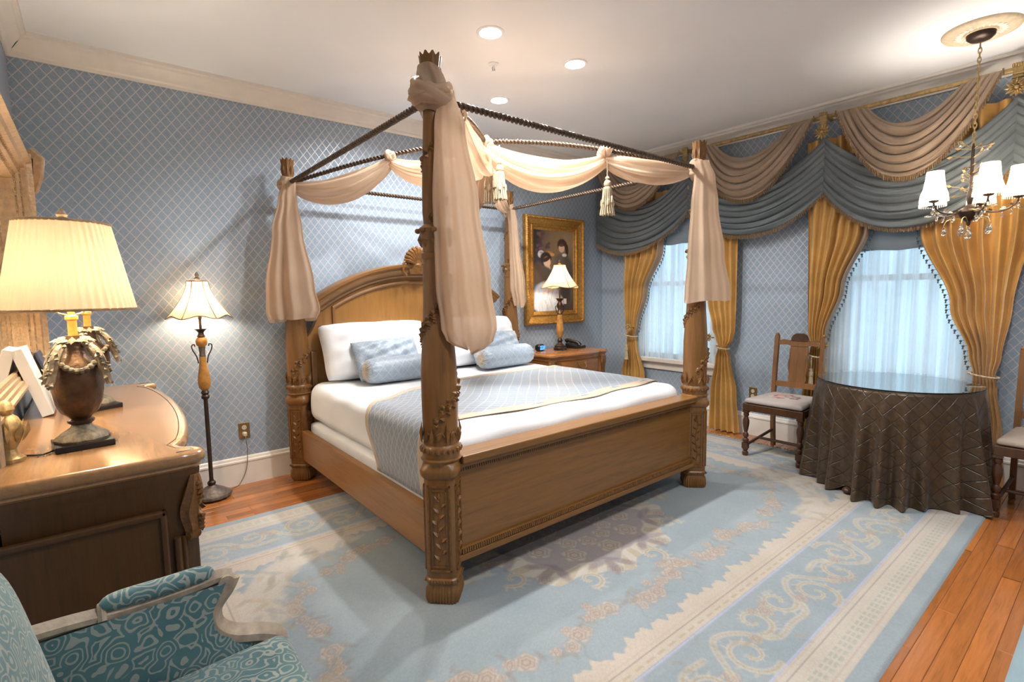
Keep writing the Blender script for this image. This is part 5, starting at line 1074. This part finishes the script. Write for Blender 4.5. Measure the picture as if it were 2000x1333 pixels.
MB().lathe([(.018, .08), (.026, .092), (.030, .105), (.020, .118), (.016, .13)], 20).build('knop', mt['darkmetal'], nl)
MB().lathe([(.016, .13), (.028, .15), (.040, .20), (.040, .24), (.030, .31), (.024, .38)], 24).build('stone_column', mt['amber'], nl)
MB().lathe([(.026, .38), (.034, .39), (.022, .41), (.018, .43), (.030, .45), (.034, .48), (.024, .50), (.018, .515), (.030, .53), (.044, .548), (.03, .55), (.009, .552), (.009, .70), (.003, .705), (.003, .90)], 20).build('socket_stem', mt['bronze'], nl)
for s_ in (-1, 1): MB().tube(catmull([(s_*.024, 0, .39), (s_*.044, 0, .42), (s_*.048, 0, .46), (s_*.034, 0, .47)], 6), .005, 7).build('handle', mt['darkmetal'], nl)
m, g = bell(.215, .068, .665, .898, 4, 1.45, .35); m.build('lamp_shade', mt['shade_tan'], nl, ang=180); bell_ribs(g, 4).build('shade_trim', mt['brass'], nl, ang=180)
MB().lathe([(.004, .90), (.016, .905), (.018, .915), (.008, .925), (.010, .94), (.002, .952)], 14).build('finial', mt['brass'], nl)
MB().ell((0, 0, .75), (.028, .028, .042)).build('bulb', glow('bedside_bulb', (1, .82, .58), 25), nl); lamp('bedside_glow', 'POINT', (0, 0, .76), LAMP_W*.6, (1, .86, .68), nl, .05)
MB().box((.030, -.034, .49), (.062, -.032, .545)).build('tag', mt['book'], nl, smooth=False, label='white paper tag')
ck = thing('clock_radio', 'small rounded clock radio with blue display on the nightstand', 'clock', (3.60, 3.95, NZ), .15); m = rbox((.115, .075, .072), .030, 10); o = m.build('case', mt['black'], ck); merge(o)
def disp():
    t = NT('blue_display'); n = t.noise(t.coord(), 60, 2); return t.base((.02, .04, .08), .2, Emission_Color=t.ramp(n, [(.35, (.01, .06, .20)), (.55, (.05, .30, .65)), (.7, (.25, .12, .55))]), Emission_Strength=.9)
MB().box((-.042, -.0385, .014), (.042, -.034, .060)).build('display', disp(), ck, smooth=False, bevel=.004)
tp = thing('telephone', 'black desk telephone with handset beside the nightstand lamp', 'telephone', (4.085, 3.90, NZ), .25)
MB().add([(-.09, -.08, 0), (.09, -.08, 0), (.09, .08, 0), (-.09, .08, 0), (-.09, -.08, .022), (.09, -.08, .022), (.09, .08, .055), (-.09, .08, .055)], [(0,3,2,1),(4,5,6,7),(0,1,5,4),(1,2,6,5),(2,3,7,6),(3,0,4,7)]).build('base', mt['black'], tp, smooth=False, bevel=.005)
m = MB().tube(catmull([(-.06, -.085, .035), (-.06, -.065, .058), (-.06, 0, .075), (-.06, .065, .085), (-.06, .085, .075)], 5), lambda q: .020+.007*abs(2*q-1)**2, 10); m.build('handset', mt['black'], tp)
m = MB()
for i in range(3):
    for j in range(4): x = .0+.028*i; y = -.055+.026*j; z = .022+(y+.08)/.16*.033; m.box((x-.009, y-.008, z), (x+.009, y+.008, z+.004))
m.build('keys', plain('grey_keys', (.35, .35, .36), .5), tp, smooth=False)
# ------------------------------------------------------------------ painting
PX0, PX1, PZ0, PZ1 = 3.575, 4.475, 1.05, 2.23; FW = .145
pt = thing('framed_painting', 'oil painting of two women in a wide gold frame on the back wall', 'painting', ((PX0+PX1)/2, YB-.03, PZ0))
FP = [(0, 0), (0, .05), (.012, .062), (.028, .060), (.034, .046), (.07, .030), (.095, .026), (.10, .034), (.112, .034), (.118, .022), (.138, .016), (.145, .010), (.145, 0)]
def fside(name, A, B, inn):
    """A,B: outer corners (x,z); inn: inward direction; mitred"""
    A = Vector(A); B = Vector(B); t = (B-A).normalized(); inn = Vector(inn); m = MB(); n = len(FP); vs = []
    for (P, sg) in ((A, 1), (B, -1)):
        for (u, d) in FP: q = P+inn*u+t*u*sg; vs.append((q.x, YB-.004-d, q.y))
    m.add(vs, [(i, (i+1) % n, n+(i+1) % n, n+i) for i in range(n)]+[tuple(range(n)), tuple(range(2*n-1, n-1, -1))]); o = m.build(name, mt['gilt'], pt, world=True, ang=25); bm = bmesh.new(); bm.from_mesh(o.data); bmesh.ops.recalc_face_normals(bm, faces=bm.faces); bm.to_mesh(o.data); bm.free()
    k = MB(); L = (B-A).length; q = int(L/.022)
    for i in range(q):
        P = A+t*(L*(i+.5)/q)+inn*.020; k.ell((P.x, YB-.066, P.y), (.010, .006, .010), 6, 4)
        P = A+t*(.11+(L-.22)*(i+.5)/q)+inn*.106; k.ell((P.x, YB-.039, P.y), (.006, .004, .006), 5, 4)
    k.build('carved_edge', mt['gilt'], o, world=True, kind='stuff')
for a_, b_, i_ in (((PX0, PZ0), (PX1, PZ0), (0, 1)), ((PX1, PZ0), (PX1, PZ1), (-1, 0)), ((PX1, PZ1), (PX0, PZ1), (0, -1)), ((PX0, PZ1), (PX0, PZ0), (1, 0))): fside('frame_side', a_, b_, i_)
cw, chh = PX1-PX0-2*FW+.02, PZ1-PZ0-2*FW+.02
w = Weave(cw, chh, .0055, (.17, .115, .06)); u, v = w.X/cw, w.Y/chh
w.put(np.clip((u-.35)*2.2, 0, 1)*np.clip((v-.45)*2.5, 0, 1), (.30, .22, .12)); w.put(np.clip((.32-u)*5, 0, 1)*.9, (.02, .018, .022)); w.put(np.clip((.30-v)*4, 0, 1)*np.clip((u-.5)*4, 0, 1)*.8, (.05, .03, .02))
E_ = lambda x, y, a, b, c, al=1, rot=0, so=.25, wob=0: w.disc(x*cw, y*chh, a*cw, b*chh, c, al, so, rot, wob)
rp = random.Random(4)
for k in range(40): E_(.08+rp.random()*.30, .66+rp.random()*.30, .03, .02, rp.choice([(.10, .03, .05), (.05, .03, .08), (.16, .09, .10), (.03, .03, .03)]), .7)
E_(.19, .70, .08, .045, (.55, .55, .55)); E_(.19, .72, .04, .012, (.10, .12, .25), .6); E_(.12, .60, .2, .05, (.03, .035, .05)); E_(.36, .71, .10, .03, (.45, .22, .07), .9); E_(.45, .70, .06, .02, (.55, .33, .14), .9)
E_(.72, .52, .24, .20, (.10, .085, .07)); E_(.80, .42, .16, .22, (.09, .075, .06)); E_(.62, .60, .14, .09, (.13, .11, .085), 1, -.5); E_(.72, .36, .20, .14, (.08, .065, .055)); E_(.74, .20, .16, .16, (.06, .045, .04))
E_(.70, .825, .115, .075, (.055, .025, .018)); E_(.82, .76, .04, .08, (.06, .03, .02)); E_(.69, .785, .075, .052, (.62, .43, .33)); E_(.66, .80, .03, .018, (.66, .47, .37)); E_(.72, .835, .10, .028, (.06, .028, .02), .9, .3); E_(.76, .70, .06, .02, (.62, .60, .58))
E_(.30, .655, .135, .075, (.03, .018, .015)); E_(.33, .61, .085, .062, (.66, .47, .37)); E_(.31, .64, .10, .025, (.035, .02, .015), 1, .4); E_(.36, .53, .05, .04, (.62, .44, .35)); E_(.28, .44, .20, .11, (.075, .065, .06)); E_(.12, .45, .14, .16, (.10, .07, .05), .8)
E_(.10, .24, .16, .10, (.06, .13, .22)); E_(.32, .22, .30, .15, (.52, .58, .66)); E_(.40, .12, .32, .12, (.60, .66, .74)); E_(.22, .10, .25, .10, (.48, .55, .66)); E_(.42, .27, .09, .035, (.64, .46, .38)); E_(.30, .25, .09, .03, (.62, .45, .37), 1, .5)
for k in range(26): x0, y0_ = rp.uniform(.05, .62), rp.uniform(.02, .30); w.stroke([(x0*cw, y0_*chh), ((x0+rp.uniform(-.1, .1))*cw, (y0_-.12)*chh)], .006, rp.choice([(.36, .44, .55), (.72, .76, .82), (.30, .38, .5)]), .6)
w.c *= (1+.10*np.random.rand(*w.c.shape[:2])-.05)[..., None]
cv = w.mesh('canvas', weavemat('oil_paint', .42, .15, 120, .04, 0), (PX0+FW-.01-pt.location.x, YB-.014-pt.location.y, PZ0+FW-.01-pt.location.z), plane='xz', parent=pt)

# ------------------------------------------------------------------ upholstered armchair at bottom left (faces +x)
tt = NT('seafoam_brocade'); co = tt.coord(); nz = tt.n('ShaderNodeVectorMath', operation='ADD'); tt.set(nz.inputs[0], co); vo = tt.n('ShaderNodeTexVoronoi', feature='F1'); tt.set(vo.inputs['Vector'], co); vo.inputs['Scale'].default_value = 21
rg = tt.math('FRACT', tt.math('ADD', tt.math('MULTIPLY', vo.outputs['Distance'], 4.2), tt.math('MULTIPLY', tt.noise(co, 22, 1), 3.4))); rg = tt.math('ABSOLUTE', tt.math('SUBTRACT', rg, .5)); mk = tt.math('LESS_THAN', rg, .17)
cl = tt.ramp(tt.noise(co, 8), [(.35, (.055, .145, .165)), (.65, (.085, .19, .205))]); tt.bump(mk, .25, .003)
mt['brocade'] = tt.base(tt.mix(mk, cl, (.29, .32, .29)), .75, 0, Sheen_Weight=.3); mt['antique'] = plain('distressed_cream_wood', (.36, .29, .22), .5, var=.25, scale=30, bump=.2)
AC = thing('armchair', 'seafoam brocade armchair with distressed cream frame in the bottom left corner', 'armchair', (.068, 1.205, -.004))
def AB(mb, name, mat, par=None, **kw): return mb.build(name, mat, par or AC, **kw)
def dome(q): e = min(1, max(abs(q.x)/.27, abs(q.y)/.28)); q.z += .022*(1-e*e); q.y *= 1+.06*(q.x/.27); return q
o = AB(rbox((.52, .53, .12), .045, 18, dome), 'seat_cushion', mt['brocade']); merge(o); o.location = (.035, 0, .345)
AB(MB().add([(-.20, -.25, .27), (.29, -.29, .27), (.29, .29, .27), (-.20, .25, .27), (-.20, -.25, .345), (.29, -.29, .345), (.29, .29, .345), (-.20, .25, .345)], [(0,3,2,1),(4,5,6,7),(0,1,5,4),(1,2,6,5),(2,3,7,6),(3,0,4,7)]), 'seat_rail', mt['antique'], smooth=False, bevel=.01)
for (x, yv) in ((.26, .255), (.26, -.255), (-.18, .225), (-.18, -.225)):
    sx = 1 if x > 0 else -1; AB(MB().tube(catmull([(x, yv, .30), (x+sx*.02, yv*1.03, .22), (x+sx*.005, yv, .12), (x-sx*.004, yv, .05), (x+sx*.02, yv*1.02, .012)], 6), lambda q: .034-.022*min(1, q*1.3)+.006*max(0, q-.8)*5, 10), 'leg', mt['antique'])
bk = MB()
def bfn(u, v, s_):
    b = v; yy = (u*2-1); hw = .255+.02*math.sin(PI*b*.8); top = .52*(1-.10*abs(yy)**3.5); z = .40+b*top; x = -.195-.10*b+(.055 if s_ > 0 else -.02)*max(0, 1-abs(yy)**4)**.5*max(0, 1-(2*b-1)**6)**.5; return (x, yy*hw, z)
bk.grid(lambda u, v: bfn(u, v, 1), 24, 24); bk.grid(lambda u, v: bfn(u, v, -1), 24, 24, flip=True); o = AB(bk, 'back_cushion', mt['brocade'], ang=180); merge(o)
edge_pts = [bfn(0, v/14, 0) for v in range(15)]+[bfn(u/20, 1, 0) for u in range(1, 20)]+[bfn(1, 1-v/14, 0) for v in range(15)]
AB(MB().tube([Vector(p)+Vector((-.026, 0, 0)) for p in edge_pts], .017, 8), 'back_frame', mt['antique'])
for s_ in (1, -1):
    Y = s_*.29; pts = catmull([(-.27, Y*.94, .68), (-.16, Y, .668), (-.05, Y*1.03, .655), (.08, Y*1.05, .655), (.135, Y*1.05, .66), (.165, Y*1.05, .652)], 7)
    AB(MB().tube(pts, .019, 10, rf=lambda th, t_: 1+.12*math.cos(4*th)), 'arm_rail', mt['antique'])
    fr_ = MB(); pts = catmull([(.168, Y*1.05, .655), (.150, Y*1.05, .625), (.115, Y*1.05, .58), (.118, Y*1.04, .53), (.16, Y*1.03, .49), (.225, Y*1.0, .468), (.262, Y*.98, .448), (.268, Y*.97, .41), (.262, Y*.95, .34)], 7); fr_.tube(pts, lambda q: .022+.006*math.sin(q*PI), 10, rf=lambda th, t_: 1+.10*math.cos(4*th)); fr_.tube([(.152, Y*1.05-s_*.024, .648), (.152, Y*1.05+s_*.026, .648)], .019, 14); AB(fr_, 'arm_support', mt['antique'])
    AB(MB().tube(catmull([(-.10, Y*1.02, .674), (-.08, Y*1.02, .686), (.02, Y*1.04, .682), (.10, Y*1.05, .682), (.118, Y*1.05, .670)], 6), lambda q: .011+.012*math.sin(PI*min(1, max(0, q)))**.5, 12), 'arm_pad', mt['brocade'])
    AB(MB().tube(catmull([(-.105, Y*1.02-.02, .655), (-.105, Y*1.02, .685), (-.105, Y*1.02+.02, .655)], 5), .010, 7), 'arm_bead', mt['antique'])
    pn = MB(); pn.grid(lambda u, v: (lerp(-.25, key([(0, .262), (.36, .252), (.42, .22), (.49, .16), (.615, .118), (.77, .115), (.95, .14), (1, .15)], v), u), Y*1.0-s_*(.018+.012*math.sin(PI*u)*math.sin(PI*v)), lerp(.33, .655, v)), 16, 14); pn.grid(lambda u, v: (lerp(-.25, key([(0, .262), (.36, .252), (.42, .22), (.49, .16), (.615, .118), (.77, .115), (.95, .14), (1, .15)], v), u), Y*1.0+s_*.012, lerp(.33, .655, v)), 16, 14, flip=True); AB(pn, 'arm_panel', mt['brocade'], ang=180)

# ------------------------------------------------------------------ ceiling fittings
LENS = glow('downlight_lens', (1, .95, .88), 14)
def downlight(x, y, label, lit=1.0):
    t = thing('recessed_light', label, 'light', (x, y, ZC), 0, 'recessed ceiling lights'); MB().lathe([(.062, -.002), (.066, -.006), (.080, -.005), (.083, -.001), (.083, 0), (.062, 0)], 40, cap=False).build('trim_ring', mt['white'], t); MB().lathe([(0, -.003), (.062, -.003), (.062, -.0015), (0, -.0015)], 40, cap=False).build('lens', LENS, t)
    l = lamp('downlight_beam', 'AREA', (0, 0, -.012), DOWN_W*lit, (1, .975, .945), t, .11); l.data.spread = math.radians(150)
for (x, y, lab) in ((1.906, 2.494, 'recessed ceiling light nearest the front edge, above the bed foot'), (2.602, 2.481, 'recessed ceiling light right of the sprinkler'), (2.589, 3.29, 'recessed ceiling light farthest back, nearest the canopy centre'), (1.906, 3.29, 'recessed ceiling light hidden behind the nearest bedpost top')): downlight(x, y, lab, .68 if y > 3 else 1)
for (x, y, lab) in ((1.25, .5, 'added unseen fill downlight over the bare floor near the viewer'), (2.6, .3, 'added unseen fill downlight above the small blue rug'), (1.9, -.9, 'added unseen fill downlight at the rear of the room')): downlight(x, y, lab, .6)  # downlights added out of view, only to brighten the near side
sp_ = thing('sprinkler', 'small white fire sprinkler on the ceiling between the recessed lights', 'sprinkler', (2.169, 2.811, ZC)); MB().lathe([(.034, 0), (.036, -.004), (.02, -.010), (.008, -.012), (.008, -.03), (.004, -.032), (.004, -.045), (.014, -.047), (.014, -.050), (0, -.051)], 24).build('body', mt['white'], sp_); MB().tube([(-.008, 0, -.02), (-.010, 0, -.034), (-.004, 0, -.046)], .002, 5).tube([(.008, 0, -.02), (.010, 0, -.034), (.004, 0, -.046)], .002, 5).build('yoke', mt['pewter'], sp_)
